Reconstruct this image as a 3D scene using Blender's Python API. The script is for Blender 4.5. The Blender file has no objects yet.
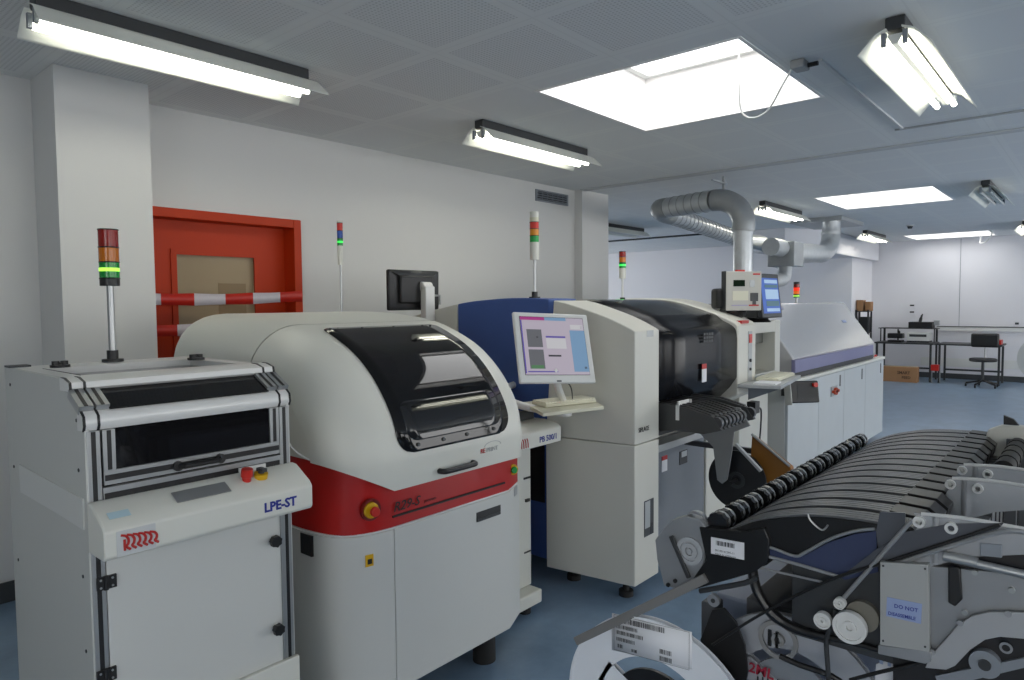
import bpy, math, random
from mathutils import Vector, Matrix
random.seed(4)
SC = bpy.context.scene
COL = SC.collection
PI = math.pi

# ------------------------------------------------------------------ camera model
F_PX, YAW, PIT, ROL, ZC = 687.6, .712, -.0523, -.0085, 1.6
Wv = Vector((math.cos(PIT)*math.cos(YAW), math.cos(PIT)*math.sin(YAW), math.sin(PIT)))
r0 = Vector((math.sin(YAW), -math.cos(YAW), 0)); u0 = r0.cross(Wv)
Rv = r0*math.cos(ROL)+u0*math.sin(ROL); Uv = -r0*math.sin(ROL)+u0*math.cos(ROL)
CAM = Vector((0, 0, ZC))
def ray(px, py): return Wv+Rv*((px-512)/F_PX)-Uv*((py-340)/F_PX)
def atx(px, py, x): d = ray(px, py); return CAM+d*(x/d.x)
def aty(px, py, y): d = ray(px, py); return CAM+d*(y/d.y)
def atz(px, py, z): d = ray(px, py); return CAM+d*((z-ZC)/d.z)
def yz(px, py, x): p = atx(px, py, x); return (p.y, p.z)
def xz(px, py, y): p = aty(px, py, y); return (p.x, p.z)

# ------------------------------------------------------------------ materials
def lin(h):
    h = h.lstrip('#'); out = []
    for i in (0, 2, 4):
        c = int(h[i:i+2], 16)/255
        out.append(c/12.92 if c <= .04045 else ((c+.055)/1.055)**2.4)
    return (*out, 1)
MAT = {}
def mat(name, hexc, rough=.5, metal=0., var=.04, scale=6., bump=0., coat=0., spec=.5, alpha=1., trans=0.):
    if name in MAT: return MAT[name]
    m = bpy.data.materials.new(name); m.use_nodes = True
    nt = m.node_tree; b = nt.nodes['Principled BSDF']
    c = lin(hexc)
    b.inputs['Roughness'].default_value = rough; b.inputs['Metallic'].default_value = metal
    b.inputs['Coat Weight'].default_value = coat; b.inputs['Specular IOR Level'].default_value = spec
    b.inputs['Alpha'].default_value = alpha; b.inputs['Transmission Weight'].default_value = trans
    tc = nt.nodes.new('ShaderNodeTexCoord'); n = nt.nodes.new('ShaderNodeTexNoise')
    n.inputs['Scale'].default_value = scale; n.inputs['Detail'].default_value = 4
    nt.links.new(tc.outputs['Object'], n.inputs['Vector'])
    mx = nt.nodes.new('ShaderNodeMix'); mx.data_type = 'RGBA'
    mx.inputs[6].default_value = tuple(min(1, x*(1-var)) for x in c[:3])+(1,)
    mx.inputs[7].default_value = tuple(min(1, x*(1+var)) for x in c[:3])+(1,)
    nt.links.new(n.outputs['Fac'], mx.inputs[0]); nt.links.new(mx.outputs[2], b.inputs['Base Color'])
    if bump:
        bp = nt.nodes.new('ShaderNodeBump'); bp.inputs['Strength'].default_value = bump; bp.inputs['Distance'].default_value = .002
        n2 = nt.nodes.new('ShaderNodeTexNoise'); n2.inputs['Scale'].default_value = scale*30
        nt.links.new(tc.outputs['Object'], n2.inputs['Vector']); nt.links.new(n2.outputs['Fac'], bp.inputs['Height'])
        nt.links.new(bp.outputs['Normal'], b.inputs['Normal'])
    MAT[name] = m; return m
def emit(name, hexc, strength, base='#111111'):
    if name in MAT: return MAT[name]
    m = bpy.data.materials.new(name); m.use_nodes = True; b = m.node_tree.nodes['Principled BSDF']
    b.inputs['Base Color'].default_value = lin(base)
    b.inputs['Emission Color'].default_value = lin(hexc); b.inputs['Emission Strength'].default_value = strength
    MAT[name] = m; return m

wall_m = mat('wall_paint', '#d5d5d3', .85, var=.02, scale=1.5, bump=.05)
wallfar_m = mat('far_wall_paint', '#dcdce0', .85, var=.02, scale=1.2)
cream = mat('cream_enamel', '#d6d6cd', .38, var=.015, scale=2)
cream2 = mat('warm_cream_enamel', '#c9c8bf', .42, var=.015, scale=2)
lgrey = mat('light_grey_enamel', '#cbccc8', .42, var=.02, scale=2)
sidegrey = mat('side_panel_grey', '#bfc0bb', .5, var=.02, scale=2)
ovenw = mat('oven_metallic_white', '#cacacc', .27, .4, var=.02)
red_m = mat('red_enamel', '#b01410', .35, var=.03)
reddoor = mat('red_door_paint', '#b83812', .5, var=.03, spec=.25)
blue_m = mat('blue_enamel', '#3a5796', .5, var=.04)
purple = mat('violet_grey_enamel', '#77779a', .45)
grey_m = mat('mid_grey_enamel', '#7f858c', .5)
alu = mat('aluminium', '#a9abab', .34, .75, var=.04, scale=20)
alum_w = mat('white_anodised', '#d8d8d5', .36, .1, var=.02)
galv = mat('galvanised_steel', '#c2c6c8', .3, .45, var=.15, scale=14)
galv_d = mat('galvanised_bend_steel', '#9da1a3', .4, .45, var=.12, scale=14)
black = mat('black_plastic', '#141415', .42, var=.1)
blackg = mat('black_gloss', '#0b0b0c', .12, var=.05)
rubber = mat('black_rubber', '#191919', .7)
dgrey = mat('dark_grey_metal', '#3a3c3e', .45, .3)
mgrey = mat('plate_grey_metal', '#a4a7a8', .4, .2, var=.1, scale=10)
smoke = mat('smoked_acrylic', '#151517', .035, var=.03, spec=.35)
smoke_t = mat('smoked_window', '#2a2b2e', .07, var=.03, alpha=.82)
whitep = mat('white_plastic', '#d8d9d6', .4)
wingp = mat('lamp_wing_white', '#e6e8e0', .5)
paper = mat('paper_white', '#dcdde0', .7)
txtb = mat('ink_black', '#1a1a1c', .6)
txtblue = mat('ink_blue', '#1c2a86', .5)
txtred = mat('ink_red', '#b3201c', .5)
yellow = mat('yellow_plastic', '#d2a512', .4)
redp = mat('red_plastic', '#c0281c', .35)
carton = mat('cardboard', '#9a7350', .85, var=.1)
brownp = mat('brown_paper', '#a29072', .55, var=.08, scale=3)
amber = mat('amber_film', '#8a5a1e', .5, var=.15)
ivory = mat('ivory_plastic', '#cbc9b4', .45)
towerw = mat('tower_white', '#cfcfc6', .45)
lensr = mat('red_lens', '#8f1a12', .2); lensa = mat('amber_lens', '#c06a10', .2); lensg = mat('green_lens', '#129038', .2)
glow = emit('green_lamp_glow', '#40ff60', 1.5, '#107030')
glowy = emit('green_yellow_lamp_glow', '#b8ff50', 1.6, '#107030')
tube_m = emit('fluorescent_tube_glow', '#fffcec', 13., '#ffffff')
tubef_m = emit('far_fluorescent_tube_glow', '#fff8ea', 15., '#ffffff')

def ceiling_mat():
    m = bpy.data.materials.new('perforated_ceiling'); m.use_nodes = True; nt = m.node_tree
    b = nt.nodes['Principled BSDF']; b.inputs['Roughness'].default_value = .9
    tc = nt.nodes.new('ShaderNodeTexCoord'); sp = nt.nodes.new('ShaderNodeSeparateXYZ'); nt.links.new(tc.outputs['Object'], sp.inputs[0])
    def mth(op, a, v=None, c=None):
        n = nt.nodes.new('ShaderNodeMath'); n.operation = op
        for i, q in enumerate((a, v, c)):
            if q is None: continue
            if isinstance(q, (int, float)): n.inputs[i].default_value = q
            else: nt.links.new(q, n.inputs[i])
        return n.outputs[0]
    T = .6285
    def d(sock, off, t=T):
        q = mth('DIVIDE', mth('SUBTRACT', sock, off), t)
        return mth('MULTIPLY', mth('ABSOLUTE', mth('SUBTRACT', mth('FRACT', mth('ADD', q, .5)), .5)), t)
    dx, dy = d(sp.outputs[0], 1.769), d(sp.outputs[1], 2.563)
    mn = mth('MINIMUM', dx, dy)
    band = mth('LESS_THAN', mn, .045)
    seam = mth('LESS_THAN', mn, .004)
    hx, hy = d(sp.outputs[0], 1.769, .020), d(sp.outputs[1], 2.563, .020)
    rr = mth('ADD', mth('MULTIPLY', hx, hx), mth('MULTIPLY', hy, hy))
    hole = mth('MULTIPLY', mth('MULTIPLY', mth('LESS_THAN', rr, .0052**2), mth('SUBTRACT', 1, band)), mth('LESS_THAN', sp.outputs[0], 3.02))
    mx = nt.nodes.new('ShaderNodeMix'); mx.data_type = 'RGBA'
    mx.inputs[6].default_value = lin('#dcdedf'); mx.inputs[7].default_value = lin('#e0e2e2'); nt.links.new(band, mx.inputs[0])
    m2 = nt.nodes.new('ShaderNodeMix'); m2.data_type = 'RGBA'; nt.links.new(mx.outputs[2], m2.inputs[6])
    m2.inputs[7].default_value = lin('#c3c5c6'); nt.links.new(hole, m2.inputs[0])
    m3 = nt.nodes.new('ShaderNodeMix'); m3.data_type = 'RGBA'; nt.links.new(m2.outputs[2], m3.inputs[6])
    m3.inputs[7].default_value = lin('#dadcdc'); nt.links.new(seam, m3.inputs[0])
    nt.links.new(m3.outputs[2], b.inputs['Base Color']); return m
ceil_m = ceiling_mat()
def floor_mat():
    m = bpy.data.materials.new('blue_linoleum'); m.use_nodes = True; nt = m.node_tree
    b = nt.nodes['Principled BSDF']; b.inputs['Roughness'].default_value = .32
    tc = nt.nodes.new('ShaderNodeTexCoord'); n = nt.nodes.new('ShaderNodeTexNoise'); n.inputs['Scale'].default_value = 3.5; n.inputs['Detail'].default_value = 8
    n.inputs['Roughness'].default_value = .7; nt.links.new(tc.outputs['Object'], n.inputs['Vector'])
    r = nt.nodes.new('ShaderNodeValToRGB'); r.color_ramp.elements[0].position = .3; r.color_ramp.elements[1].position = .72
    r.color_ramp.elements[0].color = lin('#6c8399'); r.color_ramp.elements[1].color = lin('#8199b2')
    nt.links.new(n.outputs['Fac'], r.inputs[0]); nt.links.new(r.outputs[0], b.inputs['Base Color']); return m
floor_m = floor_mat()
def pane_mat():
    m = bpy.data.materials.new('clear_pane'); m.use_nodes = True; nt = m.node_tree; nt.nodes.clear()
    o = nt.nodes.new('ShaderNodeOutputMaterial'); t = nt.nodes.new('ShaderNodeBsdfTransparent'); g = nt.nodes.new('ShaderNodeBsdfGlossy')
    g.inputs['Roughness'].default_value = .05; t.inputs['Color'].default_value = (.95, .96, .97, 1)
    x = nt.nodes.new('ShaderNodeMixShader'); x.inputs[0].default_value = .05
    nt.links.new(t.outputs[0], x.inputs[1]); nt.links.new(g.outputs[0], x.inputs[2]); nt.links.new(x.outputs[0], o.inputs[0]); return m
pane_m = pane_mat()
def clear_mat():
    m = bpy.data.materials.new('clear_polycarbonate'); m.use_nodes = True; nt = m.node_tree; nt.nodes.clear()
    o = nt.nodes.new('ShaderNodeOutputMaterial'); t = nt.nodes.new('ShaderNodeBsdfTransparent'); g = nt.nodes.new('ShaderNodeBsdfPrincipled')
    g.inputs['Base Color'].default_value = lin('#c9ccd0'); g.inputs['Roughness'].default_value = .2
    x = nt.nodes.new('ShaderNodeMixShader'); x.inputs[0].default_value = .42
    nt.links.new(t.outputs[0], x.inputs[1]); nt.links.new(g.outputs[0], x.inputs[2]); nt.links.new(x.outputs[0], o.inputs[0]); return m
clear_m = clear_mat()

# ------------------------------------------------------------------ mesh builder
OFF = {}
class MB:
    def __init__(s): s.v = []; s.f = []; s.mi = []
    def add(s, vs, fs, m=0):
        k = len(s.v); s.v += [tuple(v) for v in vs]; s.f += [tuple(i+k for i in f) for f in fs]; s.mi += [m]*len(fs); return s
    def box(s, x0, x1, y0, y1, z0, z1, m=0):
        x0, x1 = sorted((x0, x1)); y0, y1 = sorted((y0, y1)); z0, z1 = sorted((z0, z1))
        return s.add([(x0,y0,z0),(x1,y0,z0),(x1,y1,z0),(x0,y1,z0),(x0,y0,z1),(x1,y0,z1),(x1,y1,z1),(x0,y1,z1)],
                     [(0,3,2,1),(4,5,6,7),(0,1,5,4),(1,2,6,5),(2,3,7,6),(3,0,4,7)], m)
    def obox(s, c, ax, ay, az, m=0):   # oriented box: centre, half vectors
        c, ax, ay, az = map(Vector, (c, ax, ay, az)); vs = []
        for k in (-1, 1):
            for i, j in ((-1,-1),(1,-1),(1,1),(-1,1)): vs.append(c+ax*i+ay*j+az*k)
        return s.add(vs, [(0,3,2,1),(4,5,6,7),(0,1,5,4),(1,2,6,5),(2,3,7,6),(3,0,4,7)], m)
    def prism(s, pts, axis, a, b, m=0):
        def P(p, t):
            return {'x': (t, p[0], p[1]), 'y': (p[0], t, p[1]), 'z': (p[0], p[1], t)}[axis]
        n = len(pts); vs = [P(p, a) for p in pts]+[P(p, b) for p in pts]
        fs = [tuple(range(n))[::-1], tuple(range(n, 2*n))]+[(i, (i+1) % n, n+(i+1) % n, n+i) for i in range(n)]
        return s.add(vs, fs, m)
    def cyl(s, p0, p1, r0, r1=None, seg=20, m=0, cap=True, teeth=0):
        p0, p1 = Vector(p0), Vector(p1); r1 = r0 if r1 is None else r1; d = (p1-p0).normalized()
        a = d.orthogonal().normalized(); b = d.cross(a); vs = []
        for p, r in ((p0, r0), (p1, r1)):
            for i in range(seg):
                t = 2*PI*i/seg; q = r*(1-teeth*(i % 2)); vs.append(p+(a*math.cos(t)+b*math.sin(t))*q)
        fs = [(i, (i+1) % seg, seg+(i+1) % seg, seg+i) for i in range(seg)]
        if cap: fs += [tuple(range(seg))[::-1], tuple(range(seg, 2*seg))]
        return s.add(vs, fs, m)
    def ring(s, c, d, ro, ri, h, seg=32, m=0):   # annular disc, centre c, axis d, thickness h
        c = Vector(c); d = Vector(d).normalized(); a = d.orthogonal().normalized(); b = d.cross(a); vs = []
        for (r, t) in ((ro, -h/2), (ro, h/2), (ri, h/2), (ri, -h/2)):
            for i in range(seg):
                w = 2*PI*i/seg; vs.append(c+d*t+(a*math.cos(w)+b*math.sin(w))*r)
        fs = []
        for k in range(4):
            for i in range(seg): fs.append((k*seg+i, k*seg+(i+1) % seg, ((k+1) % 4)*seg+(i+1) % seg, ((k+1) % 4)*seg+i))
        return s.add(vs, fs, m)
    def tube(s, pts, r, seg=10, m=0, sub=6, rib=0.):
        P = smooth([Vector(p) for p in pts], sub) if sub > 1 and len(pts) > 2 else [Vector(p) for p in pts]
        n = len(P); vs = []; prev = None
        for i in range(n):
            d = (P[min(i+1, n-1)]-P[max(i-1, 0)]).normalized()
            a = d.orthogonal().normalized() if prev is None else (prev-d*prev.dot(d)).normalized()
            prev = a; b = d.cross(a); rr = (r[min(i*len(r)//n, len(r)-1)] if isinstance(r, (list, tuple)) else r)*(1+rib*(i % 2))
            for k in range(seg):
                t = 2*PI*k/seg; vs.append(P[i]+(a*math.cos(t)+b*math.sin(t))*rr)
        fs = [(i*seg+k, i*seg+(k+1) % seg, (i+1)*seg+(k+1) % seg, (i+1)*seg+k) for i in range(n-1) for k in range(seg)]
        fs += [tuple(range(seg))[::-1], tuple(range((n-1)*seg, n*seg))]
        return s.add(vs, fs, m)
    def grid(s, rows, m=0, thick=None):
        nr, nc = len(rows), len(rows[0]); vs = [p for r in rows for p in r]
        return s.add(vs, [(i*nc+j, i*nc+j+1, (i+1)*nc+j+1, (i+1)*nc+j) for i in range(nr-1) for j in range(nc-1)], m)
    def build(s, name, mats, parent=None, bevel=0., sharp=35, seg=2, solid=0., flip=False):
        if not isinstance(mats, (list, tuple)): mats = [mats]
        off = OFF.get(root_of(parent).name, Vector((0,0,0))) if parent else Vector((0,0,0))
        me = bpy.data.meshes.new(name); me.from_pydata([Vector(v)-off for v in s.v], [], s.f); me.validate()
        for m in mats: me.materials.append(m)
        for p, i in zip(me.polygons, s.mi): p.material_index = i; p.use_smooth = True
        import bmesh
        bm = bmesh.new(); bm.from_mesh(me); bmesh.ops.recalc_face_normals(bm, faces=bm.faces[:])
        bm.to_mesh(me); bm.free()
        try: me.set_sharp_from_angle(angle=math.radians(sharp))
        except Exception: pass
        o = bpy.data.objects.new(name, me); COL.objects.link(o)
        if parent: o.parent = parent
        if solid:
            md = o.modifiers.new('solid', 'SOLIDIFY'); md.thickness = solid; md.offset = 0
        if bevel:
            md = o.modifiers.new('bevel', 'BEVEL'); md.width = bevel; md.segments = seg; md.limit_method = 'ANGLE'; md.angle_limit = math.radians(40)
        return o
def smooth(P, sub=6):
    out = []
    for i in range(len(P)-1):
        a = P[max(i-1, 0)]; b = P[i]; c = P[i+1]; d = P[min(i+2, len(P)-1)]
        for k in range(sub):
            t = k/sub
            out.append(.5*((2*b)+(c-a)*t+(2*a-5*b+4*c-d)*t*t+(3*b-3*c+d-a)*t**3))
    out.append(P[-1]); return out
def smooth2(pts, sub=5): return [(p.x, p.y) for p in smooth([Vector((a, b, 0)) for a, b in pts], sub)]
def root_of(o):
    while o.parent: o = o.parent
    return o
def tag(o, label, cat, group=None, kind=None):
    o['label'] = label; o['category'] = cat
    if group: o['group'] = group
    if kind: o['kind'] = kind
    return o
def thing(name, label, cat, loc, rz=0, group=None, local=False):
    o = bpy.data.objects.new(name, None); COL.objects.link(o); o.empty_display_size = .1
    o.location = loc; o.rotation_euler = (0, 0, rz)
    OFF[o.name] = Vector((0,0,0)) if local else Vector(loc)
    return tag(o, label, cat, group)
def struct(o): o['kind'] = 'structure'; return o
def copy_tree(o, parent=None):
    c = o.copy(); COL.objects.link(c)
    if parent: c.parent = parent
    else: OFF[c.name] = OFF.get(o.name, Vector((0,0,0)))
    for ch in list(o.children): copy_tree(ch, c)
    return c
def text(s, size, loc, right, up, m, parent, name='lettering', shear=0., depth=.0008, sx=1., align='LEFT', bold=0.):
    cu = bpy.data.curves.new('t', 'FONT'); cu.body = s; cu.size = size; cu.shear = shear; cu.extrude = depth
    cu.align_x = align; cu.offset = bold; cu.resolution_u = 2
    o = bpy.data.objects.new('t', cu); COL.objects.link(o)
    dg = bpy.context.evaluated_depsgraph_get(); me = bpy.data.meshes.new_from_object(o.evaluated_get(dg))
    bpy.data.objects.remove(o)
    R, U = Vector(right).normalized(), Vector(up).normalized(); N = Vector(right).normalized().cross(U)
    off = OFF.get(root_of(parent).name, Vector((0,0,0))) if parent else Vector((0,0,0))
    L = Vector(loc)-off
    for v in me.vertices: v.co = L+R*v.co.x*sx+U*v.co.y+N*v.co.z
    me.materials.clear(); me.materials.append(m); me.name = name
    ob = bpy.data.objects.new(name, me); COL.objects.link(ob)
    if parent: ob.parent = parent
    return ob

X_, Y_, Z_ = Vector((1,0,0)), Vector((0,1,0)), Vector((0,0,1))
# ================================================================== SETTING
H = 2.85
SKY = [(3.23, 4.47, 1.355, 2.56), (8.76, 10.12, 1.47, 2.70), (15.05, 16.2, 1.64, 2.98)]
b = MB()
xs = sorted({-3., 17.2, 6.28, *[v for s in SKY for v in s[:2]]}); ys = sorted({-5., 11., *[v for s in SKY for v in s[2:]]})
for i in range(len(xs)-1):
    for j in range(len(ys)-1):
        cx, cy = (xs[i]+xs[i+1])/2, (ys[j]+ys[j+1])/2
        if any(a < cx < c and d < cy < e for a, c, d, e in SKY): continue
        b.add([(xs[i],ys[j],H),(xs[i],ys[j+1],H),(xs[i+1],ys[j+1],H),(xs[i+1],ys[j],H)], [(0,1,2,3)])
ceil = b.build('ceiling', ceil_m); struct(ceil)
b = MB(); b.box(-3, 17.2, -5, 11, -.1, 0); struct(b.build('floor', floor_m))
# skylight shafts
shaft_m = mat('skylight_shaft_white', '#f2f0ee', .8)
for n, (a, c, d, e) in enumerate(SKY):
    b = MB(); t = .02; zt = H+.42
    b.box(a-t, a, d-t, e+t, H-.004, zt); b.box(c, c+t, d-t, e+t, H-.004, zt); b.box(a, c, d-t, d, H-.004, zt); b.box(a, c, e, e+t, H-.004, zt)
    w = struct(b.build('window_%d' % (n+1), shaft_m))
    b = MB(); b.box(a, c, d, e, zt-.012, zt-.004); p = b.build('pane', pane_m, w)
    b = MB(); g = .05
    b.box(a, a+g, d, e, zt-.06, zt-.02); b.box(c-g, c, d, e, zt-.06, zt-.02); b.box(a+g, c-g, d, d+g, zt-.06, zt-.02); b.box(a+g, c-g, e-g, e, zt-.06, zt-.02)
    b.build('pane_frame', whitep, w)
# walls
DX0, DX1, DZ = 1.70, 2.825, 2.222
b = MB(); b.box(-3, DX0, 4.5, 4.7, 0, H); b.box(DX1, 6.30, 4.5, 4.7, 0, H); b.box(DX0, DX1, 4.5, 4.7, DZ, H)
struct(b.build('wall_back', wall_m))
b = MB(); b.box(1.19, 1.655, 4.12, 4.498, 0, H); struct(b.build('wall_pillar', wall_m))
b = MB(); b.box(6.30, 6.83, 4.40, 4.9, 0, H); struct(b.build('wall_pier', wall_m))
b = MB(); b.box(6.45, 6.83, 4.9, 11, 0, H); struct(b.build('wall_return', wall_m))
b = MB(); b.box(14.9, 15.1, 3.86, 11, 0, H); struct(b.build('wall_far_left', wallfar_m))
b = MB(); b.box(16.45, 16.65, -5, 4.05, 0, H); b.box(15.1, 16.45, 3.86, 4.05, 0, H); struct(b.build('wall_far', wallfar_m))
b = MB(); b.box(6.83, 7.6, 11, 11.2, 0, H); b.box(13.6, 14.9, 11, 11.2, 0, H); b.box(7.6, 13.6, 11, 11.2, 0, .9); b.box(7.6, 13.6, 11, 11.2, 2.6, H); struct(b.build('wall_side', wallfar_m))
b = MB()
for u in (7.6, 9.57, 11.57, 13.54): b.box(u, u+.06, 11.06, 11.14, .9, 2.6)
b.box(7.6, 13.6, 11.06, 11.14, .9, .96); b.box(7.6, 13.6, 11.06, 11.14, 2.54, 2.6)
w = struct(b.build('window_8', whitep)); b = MB(); b.box(7.66, 13.54, 11.095, 11.103, .96, 2.54); b.build('pane', pane_m, w)  # unseen window, added to brighten the far left wall
b = MB(); b.box(-3.2, -3, -5, -2.2, 0, H); b.box(-3.2, -3, .2, 4.7, 0, H); b.box(-3.2, -3, -2.2, .2, 0, .9); b.box(-3.2, -3, -2.2, .2, 2.6, H); struct(b.build('wall_left', wall_m))
b = MB()
for u in (-2.2, -1.03, .14): b.box(-3.14, -3.06, u, u+.06, .9, 2.6)
b.box(-3.14, -3.06, -2.2, .2, .9, .96); b.box(-3.14, -3.06, -2.2, .2, 2.54, 2.6)
w = struct(b.build('window_9', whitep)); b = MB(); b.box(-3.105, -3.097, -2.14, .14, .96, 2.54); b.build('pane', pane_m, w)  # unseen window behind the camera, added to brighten faces turned its way
# unseen right wall; near windows added for fill light, far ones enlarged for it
WIN = [(-1.5, 1.5), (2.2, 5.4), (7.0, 11.8), (12.2, 15.8)]
b = MB()
for a, c in zip([-3]+[w_[1] for w_ in WIN], [w_[0] for w_ in WIN]+[17.2]): b.box(a, c, -5.2, -5, 0, H)
for a, c in WIN: b.box(a, c, -5.2, -5, 0, .9 if a < 6 else .3); b.box(a, c, -5.2, -5, 2.6, H)
struct(b.build('wall_right', wall_m))
for n, (a, c) in enumerate(WIN):
    b = MB(); mid = (a+c)/2; zs = .9 if a < 6 else .3
    for u, v in ((a, a+.06), (mid-.03, mid+.03), (c-.06, c)): b.box(u, v, -5.14, -5.06, zs, 2.6)
    b.box(a, c, -5.14, -5.06, zs, zs+.06); b.box(a, c, -5.14, -5.06, 2.54, 2.6)
    w = struct(b.build('window_%d' % (n+4), whitep))
    b = MB(); b.box(a+.06, c-.06, -5.105, -5.097, zs+.06, 2.54); b.build('pane', pane_m, w)
bbm = mat('baseboard_dark', '#3c4043', .6)
b = MB(); b.box(-3, 1.188, 4.485, 4.499, 0, .11); b.box(1.175, 1.67, 4.105, 4.119, 0, .11); b.box(DX1+.01, 6.29, 4.485, 4.499, 0, .11); struct(b.build('baseboard_back', bbm))
b = MB(); b.box(16.435, 16.449, -5, 3.85, 0, .11); struct(b.build('baseboard_far', bbm))
# ceiling joint between the two rooms, shallow
b = MB(); b.box(6.26, 6.36, -5, 4.4, H-.012, H-.001); struct(b.build('trim_1', mat('joint_grey', '#c2c4c5', .8)))
b = MB(); b.box(11.74, 11.78, 4.8, 10.9, H-.03, H-.001); struct(b.build('trim_2', dgrey))
# ventilation bulkhead below the far ceiling
b = MB(); b.prism([(11.9, 4.7), (11.9, 4.15), (12.6, 3.72), (16.4, 3.72), (16.4, 3.855), (14.85, 3.855), (14.85, 4.7)], 'z', 2.46, H-.002)
struct(b.build('trim_3', wallfar_m, bevel=.01))
# trunking on the far wall
b = MB(); b.box(16.40, 16.449, -4.9, 2.62, .98, 1.06); b.box(16.39, 16.45, -4.9, 2.62, 1.06, 1.075, 1); struct(b.build('trim_4', [whitep, dgrey]))
# low white panelling under the trunking and panel joint
b = MB(); b.box(16.442, 16.449, 1.1, 2.9, .25, .42); struct(b.build('trim_5', whitep))
b = MB(); b.box(16.445, 16.4485, 2.235, 2.243, 1.08, 2.84); b.box(16.445, 16.4485, .2, .208, 1.08, 2.84); struct(b.build('trim_6', grey_m))

# red door
b = MB()
b.box(DX0, DX0+.075, 4.46, 4.66, 0, DZ); b.box(DX1-.06, DX1, 4.46, 4.66, 0, DZ); b.box(DX0+.075, DX1-.06, 4.46, 4.66, DZ-.06, DZ)
door = struct(b.build('door_1', reddoor, bevel=.004))
b = MB(); y0, y1 = 4.60, 4.64; wx0, wx1, wz0, wz1 = 1.965, 2.54, .95, 1.96
b.box(DX0+.075, wx0, y0, y1, .01, DZ-.06); b.box(wx1, DX1-.06, y0, y1, .01, DZ-.06); b.box(wx0, wx1, y0, y1, .01, wz0); b.box(wx0, wx1, y0, y1, wz1, DZ-.06)
g = .018
b.box(wx0-g, wx0+g, 4.588, y0, wz0-g, wz1+g); b.box(wx1-g, wx1+g, 4.588, y0, wz0-g, wz1+g); b.box(wx0+g, wx1-g, 4.588, y0, wz1-g, wz1+g); b.box(wx0+g, wx1-g, 4.588, y0, wz0-g, wz0+g)
leaf = b.build('door_leaf', reddoor, door)
b = MB(); b.box(wx0, wx1, 4.622, 4.628, wz0, wz1); b.build('window_film', brownp, door)
b = MB(); b.box(2.27, 2.47, 4.6195, 4.6215, 1.45, 1.76); b.build('notice', mat('brown_notice', '#8b7656', .5), door)
b = MB(); b.cyl((1.86, 4.6, 1.05), (1.86, 4.54, 1.05), .012); b.cyl((1.86, 4.545, 1.05), (1.99, 4.545, 1.05), .01); b.build('door_handle', alu, door)
# barrier tape
def tape(zl, zr, x0, x1, label, shift):
    b = MB(); n = 120; hh = .040
    def P(t, s):
        x = x0+(x1-x0)*t; z = zl+(zr-zl)*t-.012*math.sin(PI*t); y = 4.4575+.001*math.sin(t*9); return (x, y, z+s*hh*(1-.12*abs(math.sin(t*9+.5))))
    b.grid([[P(i/n, -1), P(i/n, 1)] for i in range(n+1)])
    b.mi = [0 if int(((i+.5)/n*(x1-x0)-shift+4)/.205) % 2 else 1 for i in range(n)]
    o = b.build('barrier_tape', [redp, mat('tape_white', '#cfc9cf', .4)], solid=.001)
    return tag(o, label, 'tape', 'barrier tapes across the red door')
tz0 = aty(155, 299, 4.455).z; tz1 = aty(298, 296, 4.455).z
tape(tz0, tz1, 1.69, 2.82, 'upper strip of red and white barrier tape across red door', aty(194, 300, 4.457).x-1.69+4-20*.205)
tape(aty(155, 331, 4.455).z, aty(155, 331, 4.455).z+.03, 1.69, 2.82, 'lower strip of red and white barrier tape, mostly behind the printer hood', aty(178, 330, 4.457).x-1.69+4-20*.205)

# wall vent
t = thing('wall_vent', 'dark louvred vent grille high on the white back wall', 'vent', (5.88, 4.499, 2.67))
b = MB(); b.box(5.60, 6.16, 4.485, 4.499, 2.665, 2.68); b.box(5.60, 6.16, 4.485, 4.499, 2.77, 2.785); b.box(5.60, 5.62, 4.485, 4.499, 2.68, 2.77); b.box(6.14, 6.16, 4.485, 4.499, 2.68, 2.77); b.box(5.62, 6.14, 4.495, 4.499, 2.68, 2.77, 1)
b.build('frame', [grey_m, dgrey], t)
b = MB()
for i in range(4): b.obox((5.88, 4.49, 2.69+.023*i), (.26, 0, 0), (0, .004, -.004), (0, .0008, .0008))
for i in range(5): b.box(5.70+.09*i, 5.704+.09*i, 4.484, 4.49, 2.68, 2.77)
b.build('slats', grey_m, t)

# ================================================================== CEILING LAMPS
def lamp(x0, x1, y, label, lit=True, far=False):
    t = thing('ceiling_lamp', label, 'lamp', ((x0+x1)/2, y, H-.001), group='fluorescent lamps under the ceiling')
    b = MB(); b.box(x0+.02, x1-.02, y-.04, y+.04, H-.06, H-.001); b.build('gear_tray', dgrey, t, bevel=.006)
    for s in (-1, 1):
        b = MB(); pr = smooth2([(.03, -.055), (.075, -.075), (.105, -.105), (.145, -.148)], 4)
        rows = [[(x0+.0*k, y+s*a, H+z) for k, (a, z) in enumerate(pr)], [(x1+.03*k/len(pr), y+s*a, H+z) for k, (a, z) in enumerate(pr)]]
        b.grid(rows); b.build('reflector_wing', wingp, t, solid=.004)
    b = MB(); b.prism([(y-.035, H-.076), (y+.035, H-.076), (y+.012, H-.118), (y-.012, H-.118)], 'x', x0+.03, x1-.03); b.build('spine', wingp, t)
    for s in (-1, 1):
        b = MB(); b.cyl((x0+.03, y+s*.042, H-.118), (x1-.03, y+s*.042, H-.122), .014, seg=12)
        b.build('tube', (tubef_m if far else tube_m) if lit else whitep, t)
    for xx in (x0+.01, x1-.035):
        for s in (-1, 1): b = MB(); b.box(xx, xx+.018, y+s*.042-.010, y+s*.042+.010, H-.128, H-.07); b.build('tube_holder', grey_m, t)
    return t
lamp(.86, 2.13, 3.26, 'long fluorescent lamp with white wings at top left, nearest the pillar')
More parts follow.
